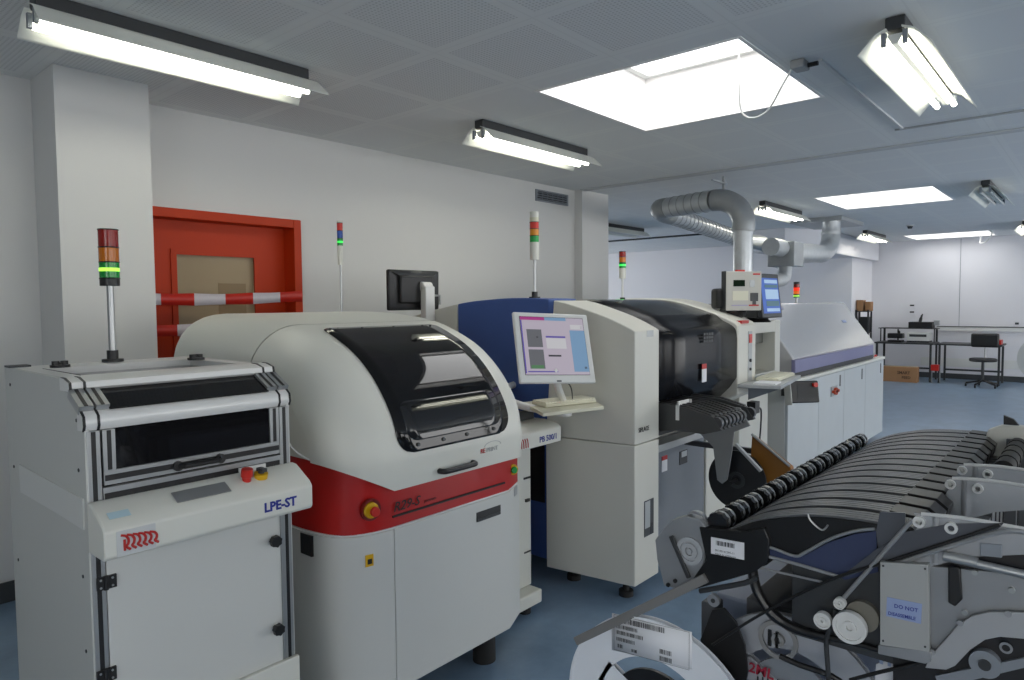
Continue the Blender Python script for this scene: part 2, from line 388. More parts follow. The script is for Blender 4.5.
lamp(3.42, 4.70, 3.25, 'long fluorescent lamp with white wings between the left lamp and the big skylight')
lamp(3.42, 4.75, .735, 'brightly lit winged fluorescent lamp at upper right, seen nearly end on')
lamp(8.5, 9.9, 3.25, 'small lit winged lamp beside the bent silver ventilation duct', far=True)
lamp(13.3, 14.7, 3.25, 'small distant lit lamp in front of the bulkhead', far=True)
lamp(8.7, 10.0, .985, 'unlit winged lamp with grey end cap, right of the middle skylight', lit=False)
lamp(13.6, 15.0, 1.0, 'distant winged lamp at the right edge beside the farthest skylight', far=True)
lamp(8.9, 10.3, 5.95, 'distant lamp seen side on behind the white wall pier', lit=False)

# junction box with cable at the big skylight
t = thing('junction_box', 'small grey cable junction box on ceiling beside the big skylight', 'junction box', (4.0, 1.22, H-.001))
jc = atz(800, 67, H-.03)
b = MB(); b.box(jc.x-.05, jc.x+.05, jc.y-.035, jc.y+.035, H-.045, H-.001); b.build('housing', mat('box_grey', '#a0a2a2', .6), t, bevel=.008)
b = MB(); b.cyl((jc.x, jc.y-.04, H-.03), (jc.x, jc.y-.09, H-.03), .012); b.build('cable_gland', black, t)
p = [jc+Vector((0, .04, 0))]+[atz(a, c, z) for a, c, z in ((783, 84, 2.72), (768, 110, 2.62), (752, 118, 2.60), (741, 110, 2.66), (739, 80, 2.82), (739, 52, 3.0))]
b = MB(); b.tube(p, .005); b.build('cable', whitep, t)
b = MB(); b.box(jc.x+.03, 5.66, jc.y-.10, jc.y-.08, H-.014, H-.001); o = b.build('cable_duct', mat('duct_grey', '#cfd1d1', .6)); tag(o, 'thin grey cable duct along the ceiling from the junction box', 'cable duct')
b = MB(); b.tube([(15.2, 1.6, H), (15.1, 1.6, 2.75), (15.2, 1.68, 2.66), (15.45, 1.8, 2.66), (15.5, 1.8, 2.75), (15.5, 1.8, 2.86)], .012); o = b.build('hanging_cable', whitep); tag(o, 'white cable loop hanging from the farthest skylight', 'cable')
b = MB(); b.box(5.68, 5.71, -4.9, 1.2, H-.010, H-.001); o = b.build('ceiling_rail', mat('rail_grey', '#a8aaab', .6)); tag(o, 'thin grey rail across the ceiling behind the upper right lamp', 'rail')
t = thing('smoke_detector', 'small round smoke detector on the far ceiling', 'smoke detector', (13.0, 2.49, H-.001))
b = MB(); b.cyl((13, 2.49, H-.001), (13, 2.49, H-.02), .06); b.build('base', whitep, t); b = MB(); b.cyl((13, 2.49, H-.02), (13, 2.49, H-.06), .045, .03); b.build('sensor', dgrey, t)

# ================================================================== SIGNAL TOWER helper (a part of its machine)
def tower(par, x, y, z0, z1, segs, zt, r=.026, pole_r=.007, base=True, polem=alu, capm=black, botm=black, pole_name='signal_tower'):
    """pole from z0 to z1, lamp stack from z1 to zt; segs = (name, material, share, glow) from the top"""
    b = MB(); b.cyl((x, y, z0), (x, y, z1), pole_r)
    pole = b.build(pole_name, [polem], par)
    if base: b = MB(); b.cyl((x, y, z0), (x, y, z0+.010), .034); b.cyl((x, y, z0+.010), (x, y, z0+.040), .018); b.build('pole_base', black, pole)
    n = sum(s[2] for s in segs); h = (zt-z1)/n; z = zt
    for nm, m, sh, gl in segs:
        b = MB(); b.cyl((x, y, z-h*sh), (x, y, z-.002), r, seg=24); b.cyl((x, y, z-.004), (x, y, z), r*1.05, seg=24, m=1 if nm.endswith('lens') else 0)
        b.build(nm, [m, black], pole, bevel=.001)
        if gl is not None:
            zc = z-h*sh*.5; b = MB(); b.cyl((x, y, zc-h*sh*.11), (x, y, zc+h*sh*.11), r*1.012, seg=24); b.build('lit_lamp', gl, pole)
        z -= h*sh
    return pole

# ================================================================== BOARD LOADER (left machine)
LX0, LX1, LY, LYB = .598, 1.176, 1.95, 2.66
t = thing('board_loader', 'white aluminium-framed board loader with dark windows, leftmost machine', 'machine', ((LX0+LX1)/2, 2.3, 0))
LZ = 1.372; zt = 1.412
side = [(LY, .09), (LYB, .09), (LYB, zt), (2.13, zt), (2.06, 1.395), (2.03, 1.37), (1.975, 1.335), (LY, 1.29)]
b = MB(); b.prism(side, 'x', LX0, LX0+.012); b.build('side_panel', sidegrey, t, bevel=.002)
b = MB(); b.prism(side, 'x', LX1-.012, LX1); b.build('side_panel', sidegrey, t, bevel=.002)
b = MB(); b.box(LX0+.012, LX1-.012, LYB-.012, LYB, .09, zt-.02); b.build('rear_panel', sidegrey, t)
# recessed plate on left side
b = MB(); b.prism([yz(20, 464, LX0), yz(84, 499, LX0), yz(85, 530, LX0), yz(60, 514, LX0), yz(22, 492, LX0)], 'x', LX0-.004, LX0+.001); b.build('access_plate', lgrey, t, bevel=.001)
b = MB()
for (yy, zz) in ((2.6, 1.36), (2.6, 1.1), (2.6, .8), (2.0, 1.36-.05), (2.0, 1.18), (2.0, .9), (2.0, .7)): b.cyl((LX0-.002, yy, zz), (LX0+.002, yy, zz), .005, seg=8)
b.build('screws', dgrey, t)
# aluminium posts with black slots
def profile(b, x0, x1, y0, y1, z0, z1, slots='v'):
    b.box(x0, x1, y0, y1, z0, z1)
    if slots == 'v': w = (x1-x0)*.18; c = (x0+x1)/2; b.box(c-w, c+w, y0-.0012, y0+.004, z0+.002, z1-.002, 1)
    else: w = (z1-z0)*.2; c = (z0+z1)/2; b.box(x0+.002, x1-.002, y0-.0012, y0+.004, c-w, c+w, 1)
fx0, fx1 = LX0+.004, LX1-.004
for x0, x1 in ((fx0, fx0+.032), (fx1-.032, fx1)):
    b = MB(); profile(b, x0, x1, LY-.002, LY+.04, .09, 1.285); b.build('frame_post', [alu, black], t, bevel=.0015)
# dark interior
b = MB(); b.box(fx0+.045, fx1-.045, LY+.012, LYB-.05, 1.0, 1.30); b.build('interior', blackg, t)
# hood door: upper bar, middle bar, lower window frame
barp = smooth2([(2.0, 1.36), (2.03, 1.4), (2.09, 1.414), (2.14, 1.412)], 4)
def hbar(z0, z1, y0, y1, nm, par=t):
    b = MB(); c = [(y0, z0), (y1, z1)]
    R = []
    for x in (LX0-.004, LX1+.004):
        ring = [(x, y0-.004, z0), (x, y0-.012, z0+(z1-z0)*.25), (x, y0-.009, z0+(z1-z0)*.7), (x, (y0+y1)/2, z1-.001), (x, y1, z1), (x, y1, z0)]
        R.append(ring)
    n = 6; b.add(R[0]+R[1], [tuple(range(n))[::-1], tuple(range(n, 2*n))]+[(i, (i+1) % n, n+(i+1) % n, n+i) for i in range(n)])
    for xx in (LX0-.0035, LX0+.030, LX1-.038, LX1-.0025):
        if xx > LX0: pass
        sc = 1.0
        b.add([(xx+k*.0065, yy, zz) for k in (0, 1) for yy, zz in ((y0-.0055, z0-.001), (y0-.0135, z0+(z1-z0)*.25), (y0-.0105, z0+(z1-z0)*.7), ((y0+y1)/2, z1+.001), (y1-.004, z1+.001), (y1-.004, z0))],
              [tuple(range(6))[::-1], tuple(range(6, 12))]+[(i, (i+1) % 6, 6+(i+1) % 6, 6+i) for i in range(6)], 1)
    return b.build(nm, [alum_w, black], par, sharp=50)
hbar(1.380, 1.414, 2.05, 2.11, 'top_bar'); hbar(1.286, 1.340, 1.957, 1.985, 'middle_bar')
# sloped strips between bars
for x0, x1 in ((fx0-.010, fx0+.024), (fx0+.03, fx0+.062), (fx1-.062, fx1-.03), (fx1-.024, fx1+.010)):
    b = MB(); d = Vector((0, 2.045-1.965, 1.376-1.336)).normalized(); nrm = Vector((0, -d.z, d.y)); c = Vector(((x0+x1)/2, 2.003, 1.357)); L = .043
    b.obox(c, ((x1-x0)/2, 0, 0), d*L, nrm*.012); b.obox(c+nrm*.0115, ((x1-x0)*.13, 0, 0), d*L*.97, nrm*.0015, 1); b.build('sloped_rail', [alu, black], t)
b = MB(); d = Vector((0, .08, .04)).normalized(); nrm = Vector((0, -d.z, d.y)); b.obox(Vector(((LX0+LX1)/2, 2.003, 1.357))+nrm*.002, ((fx1-fx0)/2-.06, 0, 0), d*.05, nrm*.002); b.build('upper_window', smoke, t)
hd = MB(); profile(hd, fx0+.036, fx0+.066, LY-.006, LY+.02, 1.178, 1.285); profile(hd, fx1-.066, fx1-.036, LY-.006, LY+.02, 1.178, 1.285)
profile(hd, fx0+.036, fx1-.036, LY-.006, LY+.02, 1.140, 1.178, 'h'); wf = hd.build('window_frame', [alu, black], t, bevel=.001)
b = MB(); b.box(fx0+.066, fx1-.066, LY, LY+.004, 1.178, 1.284); b.build('lower_window', smoke, t)
b = MB(); profile(b, fx0+.034, fx1-.034, LY-.004, LY+.02, 1.085, 1.134, 'h'); b.build('cross_rail', [alu, black], t, bevel=.001)
h0 = aty(185, 466, 1.925); h1 = aty(219, 461, 1.925); h0.z = 1.158
b = MB(); b.tube([(h0.x-.012, 1.945, h0.z), (h0.x, 1.925, h0.z+.0), (h1.x, 1.925, h0.z), (h1.x+.012, 1.945, h0.z)], .008, sub=1); b.cyl((h0.x-.012, 1.95, h0.z), (h0.x-.012, 1.935, h0.z), .014); b.cyl((h1.x+.012, 1.95, h0.z), (h1.x+.012, 1.935, h0.z), .014)
b.build('window_handle', black, t)
# top frame with opening
b = MB(); tz0, tz1 = zt-.03, zt
b.box(LX0+.012, LX0+.06, 2.13, LYB-.012, tz0, tz1); b.box(LX1-.06, LX1-.012, 2.13, LYB-.012, tz0, tz1); b.box(LX0+.06, LX1-.06, 2.50, LYB-.012, tz0, tz1); b.box(LX0+.06, LX1-.06, 2.13, 2.16, tz0, tz1)
b.box(LX0+.0605, LX0+.064, 2.16, 2.5, tz0, tz1+.001, 1); b.build('top_frame', [alum_w, black], t, bevel=.002)
b = MB(); b.box(LX0+.06, LX1-.06, 2.16, 2.5, zt-.026, zt-.022); b.build('top_window', smoke, t)
for px, py in ((60, 364), (196, 357)):
    q = atz(px, py, zt+.01); q.y = min(q.y, 2.60); b = MB(); b.cyl((q.x, q.y, zt), (q.x, q.y, zt+.008), .028, seg=16); b.cyl((q.x-.012, q.y, zt+.008), (q.x-.012, q.y, zt+.02), .011); b.cyl((q.x+.012, q.y, zt+.008), (q.x+.012, q.y, zt+.02), .011); b.box(q.x-.02, q.x+.02, q.y-.006, q.y+.006, zt+.008, zt+.015)
    b.build('hood_latch', black, t)
b = MB(); b.prism([(LX0+.0, LYB-.05), (LX0+.06, LYB-.05), (LX0+.06, LYB), (LX0, LYB)], 'z', zt, zt+.006); b.build('corner_cap', dgrey, t)
tower(t, .895, 2.60, zt, 1.674, [('red_lens', lensr, 1.2, None), ('amber_lens', lensa, 1, None), ('green_lens', lensg, 1.1, glowy), ('tower_base', black, .55, None)], 1.868, r=.031, pole_r=.011)
# console
cx0, cx1 = LX0-.002, LX1+.004
cy0 = 1.835; pr = [(LY-.004, 1.105), (LY-.03, 1.103), (cy0+.012, 1.062), (cy0, 1.048), (cy0, .985), (cy0+.01, .975), (LY-.004, .975)]
b = MB(); b.prism(pr, 'x', cx0, cx1); con = b.build('console', cream, t, bevel=.004)
b = MB(); c = Vector((atz(208, 494, 1.087).x, 1.885, 1.086)); sl = Vector((0, .09, .045)).normalized(); sn = Vector((0, -sl.z, sl.y)); b.obox(c+sn*.0005, (.075, 0, 0), sl*.022, sn*.001); b.build('name_plate', alu, con)
e = atz(262, 478, 1.11); ex = e.x
b = MB(); b.cyl((ex, 1.9, 1.082), (ex, 1.897, 1.100), .013); b.cyl((ex, 1.897, 1.100), (ex, 1.893, 1.124), .017); b.build('emergency_button', redp, con, bevel=.002)
b = MB(); b.cyl((ex+.045, 1.9, 1.088), (ex+.045, 1.896, 1.103), .02); b.cyl((ex+.045, 1.896, 1.103), (ex+.045, 1.894, 1.118), .009, m=1); b.box(ex+.037, ex+.053, 1.875, 1.91, 1.108, 1.118, 1); b.build('key_switch', [yellow, dgrey], con)
b = MB(); b.box(ex+.0, ex+.085, LY-.010, LY-.004, 1.085, 1.118); b.build('switch_bracket', whitep, con)
q = aty(265, 519, cy0)
text('LPE-ST', .038, (q.x-.002, cy0-.001, 1.001), X_, Z_, txtblue, con, bold=.0012, sx=.96)
b = MB(); q0 = aty(117, 556, cy0); q1 = aty(156, 545, cy0); lx, lw = q0.x, q1.x-q0.x
b.box(lx, lx+lw, cy0-.0012, cy0, .982, 1.046); lb = b.build('logo_plate', mat('logo_grey', '#c3c6c6', .5), con)
b = MB(); zc = .995
b.tube([(lx+.018, cy0-.002, zc), (lx+.018, cy0-.002, zc+.028)], .003, seg=6, sub=1)
for i in range(6):
    x = lx+.02+i*.0135; hh = .036-.0015*i
    b.tube([(x-.010, cy0-.002, zc+hh+.004), (x+.001, cy0-.002, zc+hh), (x+.007, cy0-.002, zc+hh*.72), (x+.006, cy0-.002, zc+hh*.42), (x+.002, cy0-.002, zc+hh*.25), (x+.011, cy0-.002, zc)], .0032, seg=6, sub=4)
b.build('logo', txtred, lb)
b = MB(); b.obox(Vector((lx+.02, 1.87, 1.0785))+sn*.0008, (.025, 0, 0), sl*.012, sn*.0006); b.build('sticker', mat('pale_blue_label', '#b5cfd8', .5), con)
# lower door
dx0, dx1 = fx0+.034, fx1-.034
b = MB(); b.box(dx0, dx1, LY-.002, LY+.014, .29, .972); dr = b.build('door', lgrey, t, bevel=.002)
b = MB(); profile(b, fx0+.034, fx1-.034, LY-.002, LY+.03, .255, .29, 'h'); b.build('sill_rail', [alu, black], t)
b = MB(); b.box(dx1-.006, dx1, LY-.006, LY-.002, .29, .972); b.box(dx0, dx1, LY-.006, LY-.002, .29, .296); b.build('edge_trim', alu, dr)
for px, py in ((275, 541), (278, 629)):
    q = aty(px, py, LY-.02); b = MB(); b.cyl((q.x, LY-.002, q.z), (q.x, LY-.016, q.z), .008); b.cyl((q.x, LY-.016, q.z), (q.x, LY-.034, q.z), .019, seg=14, teeth=.16); b.build('star_knob', black, dr, bevel=.001)
for py in (583, 676):
    q = aty(107, py, LY-.01); b = MB(); b.box(q.x-.022, q.x-.002, LY-.009, LY-.002, q.z-.017, q.z+.017); b.box(q.x+.0, q.x+.024, LY-.009, LY-.002, q.z-.017, q.z+.017); b.cyl((q.x-.001, LY-.008, q.z-.018), (q.x-.001, LY-.008, q.z+.018), .006)
    for i in (-.014, .014):
        for j in (-.01, .01): b.cyl((q.x+i, LY-.009, q.z+j), (q.x+i, LY-.0105, q.z+j), .003, seg=8, m=1)
    b.build('hinge', [black, alu], dr)
b = MB(); b.box(LX0+.002, LX1+.003, LY-.02, LY-.004, .05, .48); b.box(LX0+.012, LX1-.012, LY-.004, LYB-.02, .09, .255); b.build('base_panel', cream, t, bevel=.003)
for xx in (LX0+.06, LX1-.06):
    for yy in (LY+.08, LYB-.08): b = MB(); b.cyl((xx, yy, 0), (xx, yy, .09), .02); b.build('foot', black, t)

# ================================================================== SCREEN PRINTER
t = thing('solder_paste_printer', 'rounded white screen printer with red band and black curved window', 'machine', (1.86, 2.6, 0))
PX0, PX1, PF, PB = 1.36, 2.392, 1.945, 3.36
def arc(cx, cy, r, a0, a1, n=10): return [(cx+r*math.cos(math.radians(a0+(a1-a0)*i/n)), cy+r*math.sin(math.radians(a0+(a1-a0)*i/n))) for i in range(n+1)]
corner = [(PX0, 2.28)]+[(PX0+.004, 2.16), (PX0+.028, 2.045), (PX0+.075, 1.985), (PX0+.14, 1.956), (PX0+.215, PF)]
corner = smooth2(corner, 4)
def shift(pts, d): return [(x+d*(1 if x < 1.7 else -1), y+d) for x, y in pts]
inner = [(PX0+.012, PB-.01), *[(x+.012, y+.012) for x, y in corner], (2.21, PF+.014), (2.355, 2.03), (PX1-.014, 2.07), (PX1-.012, PB-.01)]
b = MB(); b.prism(inner, 'z', .19, .78); b.build('inner_frame', dgrey, t)
zb0, zb1 = .175, .782
b = MB(); b.prism([(PX0, PB), *corner, (1.5835, PF), (1.5835, PF+.03), (PX0+.1, 2.1), (PX0+.03, 2.3), (PX0+.03, PB)], 'z', zb0, zb1); b.build('side_panel', lgrey, t)
b = MB(); b.prism([(1.5885, PF), (2.225, PF), (2.372, 2.012), (PX1, 2.055), (PX1, 2.3), (PX1-.02, 2.3), (PX1-.02, 2.07), (2.36, 2.032), (2.21, PF+.02), (1.5885, PF+.02)], 'z', zb0, zb1)
pd = b.build('door', lgrey, t, bevel=.002)
q0 = aty(476.5, 521, PF); q1 = aty(500.5, 515, PF)
b = MB(); b.box(q0.x, q1.x, PF-.0015, PF+.002, .70, .74); b.box(q0.x+.004, q1.x-.004, PF-.004, PF-.001, .70, .712, 1); b.build('recessed_grip', [black, dgrey], pd)
b = MB(); b.box(PX1-.02, PX1, 2.3, PB, zb0, zb1); b.box(PX0+.03, PX1-.02, PB-.015, PB, zb0, 1.0); b.build('rear_panel', lgrey, t)
q = aty(311, 546, 2.1); b = MB()
q0 = yz(305, 538, PX0-.001)
vy, vz = yz(312, 547, PX0)
b.box(PX0-.0015+.0, PX0+.03, 2.13, 2.20, .70, .775); b.build('socket_recess', black, t)
q = aty(368, 560, 1.965); b = MB(); b.obox((q.x, 1.957, q.z), (.015, -.003, 0), (.0004, .002, 0), (0, 0, .021)); b.obox((q.x, 1.9545, q.z-.003), (.008, -.0016, 0), (.0003, .0015, 0), (0, 0, .009), 1); b.build('warning_label', [yellow, txtb], t)
# red band
band = [(PX0+.006, PB), *[(x+.004, y+.006) for x, y in corner], (2.225, PF+.006), (2.369, 2.018), (PX1-.004, 2.06), (PX1-.004, PB)]
b = MB(); b.prism(band, 'z', zb1+.006, 1.075); rb = b.build('red_band', red_m, t)
b = MB(); b.prism([(x, y) for x, y in band], 'z', zb1+.0005, zb1+.008); b.build('joint_strip', whitep, t)
q = aty(371, 510, 1.95)
b = MB(); b.cyl((q.x, 1.962, q.z), (q.x-.003, 1.940, q.z), .030, .028, m=0); b.cyl((q.x-.003, 1.935, q.z), (q.x-.004, 1.925, q.z), .012); rbn = b.build('switch_collar', [yellow], rb, bevel=.002)
b = MB(); b.ring((q.x+.001, 1.955, q.z), (.12, 1, 0), .039, .030, .014, m=0); b.build('switch_rim', mat('dark_red_plastic', '#6e120e', .4), rb)
b = MB(); b.cyl((q.x-.004, 1.927, q.z), (q.x-.006, 1.912, q.z), .018, .017); b.build('emergency_button', redp, rb, bevel=.003)
q = aty(512, 470, 1.955); b = MB(); b.cyl((2.292, 1.985, .865), (2.286, 1.970, .865), .024); b.cyl((2.286, 1.970, .865), (2.283, 1.960, .865), .015, m=1); b.build('start_button', [yellow, lensg], rb, bevel=.002)
q = aty(393, 509, PF)
text('R29-S', .050, (q.x, PF-.001, .846), X_, Z_, txtb, rb, shear=.28, sx=1.06, bold=.0003)
text('pectrum', .018, (q.x+.150, PF-.001, .848), X_, Z_, mat('ink_dark_red', '#5a0f0c', .5), rb, shear=.25)
b = MB(); b.box(q.x, 2.2, PF-.001, PF+.01, .825, .832); b.build('stripe', txtb, rb)
b = MB(); b.obox((2.315, 1.985, .762), (.02, .0092, 0), (.001, -.0022, 0), (0, 0, .02)); b.build('type_plate', mgrey, t)
# hood
prof = smooth2([(1.937, .925), (1.935, 1.0), (1.937, 1.06), (1.965, 1.17), (2.045, 1.29), (2.15, 1.385), (2.27, 1.452), (2.45, 1.515), (2.70, 1.551), (3.0, 1.566), (3.2, 1.555), (3.32, 1.50), (3.37, 1.38), (3.375, 1.05)], 6)
SPL = min(range(len(prof)), key=lambda i: abs(prof[i][0]-2.5) if prof[i][1] > 1.4 else 9)
RR = .19
def sect(x, side=0):
    d = max(0, x-PX0); e = RR-math.sqrt(max(0, RR*RR-(RR-min(d, RR))**2))
    d2 = max(0, (PX1-.060)-x); e += .05-math.sqrt(max(0, .05**2-(.05-min(d2, .05))**2))
    zlow = .925+max(0, 1.585-x)*.52
    out = []
    for y, z in prof:
        yy = 2.66+(y-2.66)*(1-e/.72)
        zz = z if z < 1.05 else 1.05+(z-1.05)*(1-e/.515)
        if y < 2.2: zz = max(zz, zlow)
        out.append((x, yy, zz))
    return out
xsn = [PX0+RR*(1-math.cos(PI/2*i/10)) for i in range(11)]+[1.585, 1.7, 1.85, 2.0, 2.15, 2.28]+[PX1-.060-.05*(1-math.sin(PI/2*i/6)) for i in range(7)]
S = [sect(x) for x in xsn]
def hoodpart(i0, i1, nm):
    b = MB(); b.grid([s[i0:i1+1] for s in S])
    for s in (S[0], S[-1]):
        seg = s[i0:i1+1]; n = len(seg)
        base = [(p[0], p[1], 1.05 if p[2] > 1.05 else p[2]) for p in seg]
        b.grid([seg, base])
    return b.build(nm, cream, t, sharp=50)
hood = hoodpart(0, SPL, 'hood_cover'); rearc = hoodpart(SPL, len(prof)-1, 'rear_cover')
rearc.location = (0, .004, .001)
# window on the hood
idx = [i for i, (y, z) in enumerate(prof) if z > 1.045 and y < 2.42]
arcl = [0.]
P3 = [Vector((0, *prof[i])) for i in idx]
for a, c in zip(P3, P3[1:]): arcl.append(arcl[-1]+(c-a).length)
Ltot = arcl[-1]
def on_profile(s):
    s = max(0, min(Ltot, s))
    for k in range(len(arcl)-1):
        if s <= arcl[k+1] or k == len(arcl)-2:
            f = (s-arcl[k])/(arcl[k+1]-arcl[k]); p = P3[k].lerp(P3[k+1], f); d = (P3[k+1]-P3[k]).normalized(); return p, Vector((0, -d.z, d.y))
def window(x0, x1, s0, s1, rc, lift, nm, m, par, nrow=44, nc=10):
    b = MB(); rows = []
    for i in range(nrow+1):
        s = s0+(s1-s0)*(i/nrow)**1.15; e = 0
        if s-s0 < rc: e = rc-math.sqrt(max(0, rc*rc-(rc-(s-s0))**2))
        if s1-s < .03: e = max(e, .03-math.sqrt(max(0, .03**2-(.03-(s1-s))**2)))
        p, n = on_profile(s); p = p+n*lift
        rows.append([(x0+e+(x1-x0-2*e)*j/nc, p.y, p.z) for j in range(nc+1)])
    b.grid(rows); return b.build(nm, m, par, solid=.003, sharp=60)
wn = window(1.605, 2.222, .004, Ltot-.005, .075, .003, 'window', smoke, hood)
window(1.655, 2.175, .045, .20, .05, .0048, 'clear_section', mat('smoke_grey_clear', '#1f2022', .04), wn, nrow=20)
b = MB()
for x in (1.70, 1.83, 1.96, 2.12):
    p, n = on_profile(.03); c = Vector((x, p.y, p.z)); b.cyl(c+n*.004, c+n*.010, .007, seg=10)
for x in (1.64, 1.8, 1.97, 2.14, 2.19):
    p, n = on_profile(Ltot-.02); c = Vector((x, p.y, p.z)); b.cyl(c+n*.004, c+n*.007, .005, seg=8)
b.build('bolts', dgrey, wn)
h0, h1 = aty(443, 470, 1.915), aty(476, 464, 1.915)
b = MB(); z = .957; b.tube([(h0.x, 1.937, z), (h0.x+.004, 1.915, z), (h0.x+.03, 1.908, z), (h1.x-.03, 1.908, z), (h1.x-.004, 1.915, z), (h1.x, 1.937, z)], .011, seg=12)
b.build('hood_handle', black, hood)
q = aty(480, 458, 1.937)
text('RE', .026, (q.x-.0, 1.9335, .985), X_, Z_, txtred, hood, bold=.0004); text('PRINT', .026, (q.x+.036, 1.9335, .985), X_, Z_, mgrey, hood)
b = MB(); b.tube([(q.x+.03+.045-.05*math.cos(a), 1.9335, 1.008+.018*math.sin(a)) for a in [PI*i/8 for i in range(9)]], .0012, seg=6, sub=2); b.build('logo_arc', mgrey, hood)
b = MB(); q = aty(500, 636, 2.03)
for xx, yy in ((2.20, 2.08), (1.5, 2.15), (2.24, 3.2), (1.5, 3.2)): b = MB(); b.cyl((xx, yy, 0), (xx, yy, .12), .052, .05, seg=24); b.cyl((xx, yy, .12), (xx, yy, .2), .02); b.build('foot', rubber, t)
b = MB(); b.tube([Vector((1.178, 2.02, 1.235)), Vector((1.26, 2.08, 1.12)), Vector((1.352, 2.12, 1.055))], .0025, seg=6, sub=3); b.build('white_cord', whitep, t)
tower(t, 2.338, 3.30, 1.50, 1.83, [('top_cap', towerw, .2, None), ('red_lens', redp, .8, None), ('blue_lens', mat('blue_lens', '#2a4c9a', .2), .8, None), ('green_lens', lensg, .8, glow), ('tower_base', towerw, 2.0, None)], 2.079, r=.016, pole_r=.006, base=False)

# ================================================================== CONVEYOR "PB 500/1"
t = thing('board_conveyor', 'narrow white conveyor table lettered PB 500/1 between printer and placement machine', 'machine', (2.70, 2.6, 0))
cyf = 2.10
b = MB(); b.prism([(2.62, .995), (2.2, 1.0), (cyf+.02, .985), (cyf, .97), (cyf, .895), (2.62, .88)], 'x', 2.40, 2.815); cn = b.build('console', cream, t, bevel=.006)
q = aty(540, 441, cyf); text('PB 500/1', .040, (q.x-.005, cyf-.001, .915), X_, Z_, txtblue, cn, sx=1.0, bold=.0006)
q = aty(523, 446, cyf)
b = MB()
for i in range(4): b.tube([(q.x-.02+i*.016, cyf-.001, .95), (q.x-.012+i*.016, cyf-.001, .935), (q.x-.01+i*.016, cyf-.001, .905)], .003, seg=6, sub=3)
b.build('logo', txtred, cn)
b = MB(); px_ = aty(531, 500, 2.26).x; b.box(2.44, px_, 2.26, 2.34, .12, .88); leg = b.build('pedestal', cream, t, bevel=.006)
for q in ((px_-.06, px_-.01, 2.255, 2.262, .69, .70), (px_-.06, px_-.01, 2.255, 2.262, .30, .306), (px_-.05, px_-.02, 2.25, 2.262, .57, .585)): b = MB(); b.box(*q); b.build('slot', black, leg)
b = MB(); b.box(2.40, 2.75, 2.18, 3.1, .05, .12); b.build('foot_plate', cream, t, bevel=.008)
b = MB(); b.box(2.46, 2.64, 3.0, 3.08, .12, .88); b.build('pedestal', cream, t, bevel=.006)
b = MB(); b.box(2.42, 2.80, 2.3, 3.2, .99, 1.03); b.box(2.44, 2.78, 2.25, 2.27, 1.0, 1.05, 1); b.build('conveyor_rail', [dgrey, black], t, bevel=.004)
b = MB(); b.cyl((2.68, 2.24, 0), (2.68, 2.24, .05), .03); b.build('foot', rubber, t); b = MB(); b.cyl((2.46, 2.24, 0), (2.46, 2.24, .05), .03); b.build('foot', rubber, t); b = MB(); b.cyl((2.68, 3.0, 0), (2.68, 3.0, .05), .03); b.build('foot', rubber, t)
b = MB(); b.box(2.47, 2.50, 2.262, 2.9, .3, .6); b.build('brace', dgrey, t)

# ================================================================== BLACK MONITOR BEHIND
t = thing('rear_monitor', 'black flat monitor seen from behind on a white arm above the printer', 'monitor', (2.98, 3.45, 0))
q = [(2.772, 1.825), (3.205, 1.825), (3.20, 1.567), (2.772, 1.565)]
b = MB(); b.prism(q, 'y', 3.41, 3.44); b.prism([(2.85, 1.79), (3.13, 1.79), (3.12, 1.61), (2.85, 1.61)], 'y', 3.385, 3.41); b.build('housing', black, t, bevel=.01)
b = MB(); b.add([(2.775, 3.409, 1.82), (3.20, 3.409, 1.82), (3.11, 3.384, 1.775), (2.87, 3.384, 1.775)], [(0,1,2,3)]); b.build('back_bevel', dgrey, t, solid=.002)
b = MB(); a = aty(425, 289, 3.36); b.box(a.x-.02, a.x+.06, 3.33, 3.384, 0, 1.72); b.box(a.x-.06, a.x+.1, 3.15+.15, 3.4, 0, .02); b.cyl((a.x-.02, 3.375, 1.72), (a.x+.06, 3.375, 1.72), .03); b.build('stand_arm', alum_w, t, bevel=.006)
b = MB(); b.tube([(a.x+.06, 3.35, 1.66), (a.x+.12, 3.35, 1.66), (a.x+.12, 3.35, 1.60)], .008, sub=1); b.build('bracket', alu, t)

# ================================================================== PLACEMENT MACHINE
t = thing('placement_machine', 'large cream pick and place machine with blue end panel and dark hood', 'machine', (3.9, 2.6, 0))
top = smooth2([(3.75, 1.475), (3.54, 1.528), (3.12, 1.603), (2.85, 1.628), (2.6, 1.635), (2.32, 1.618), (2.05, 1.543), (1.92, 1.492)], 4)
def topz(y):
    for (a, za), (c, zc) in zip(top, top[1:]):
        if c <= y <= a: return za+(zc-za)*(a-y)/(a-c)
    return top[-1][1]-(top[-1][0]-y)*.44
tf = [p for p in top if p[0] <= 2.375]+[(1.86, 1.463), (1.842, 1.452)]
def bulge(o, x0=3.2):
    for v in o.data.vertices:
        if v.co.x+3.9 < x0: v.co.x += -.075+min(1, (2.375-(v.co.y+2.6))/.55)*.075
b = MB(); b.prism([(2.375, .8565)]+tf+[(1.842, .8565)], 'x', 3.112, 3.365); o = b.build('front_cover_top', cream2, t, bevel=.005); bulge(o)
b = MB(); b.prism([(2.375, .10), (2.375, .8535), (1.842, .8535), (1.842, .10)], 'x', 3.112, 3.365); o = b.build('front_cover_bottom', cream2, t, bevel=.005); bulge(o)
b = MB(); b.box(3.13, 3.36, 1.87, 2.40, .13, 1.4); b.build('inner_frame', dgrey, t)
yb = [p for p in top if p[0] >= 2.385 and p[0] <= 3.13]
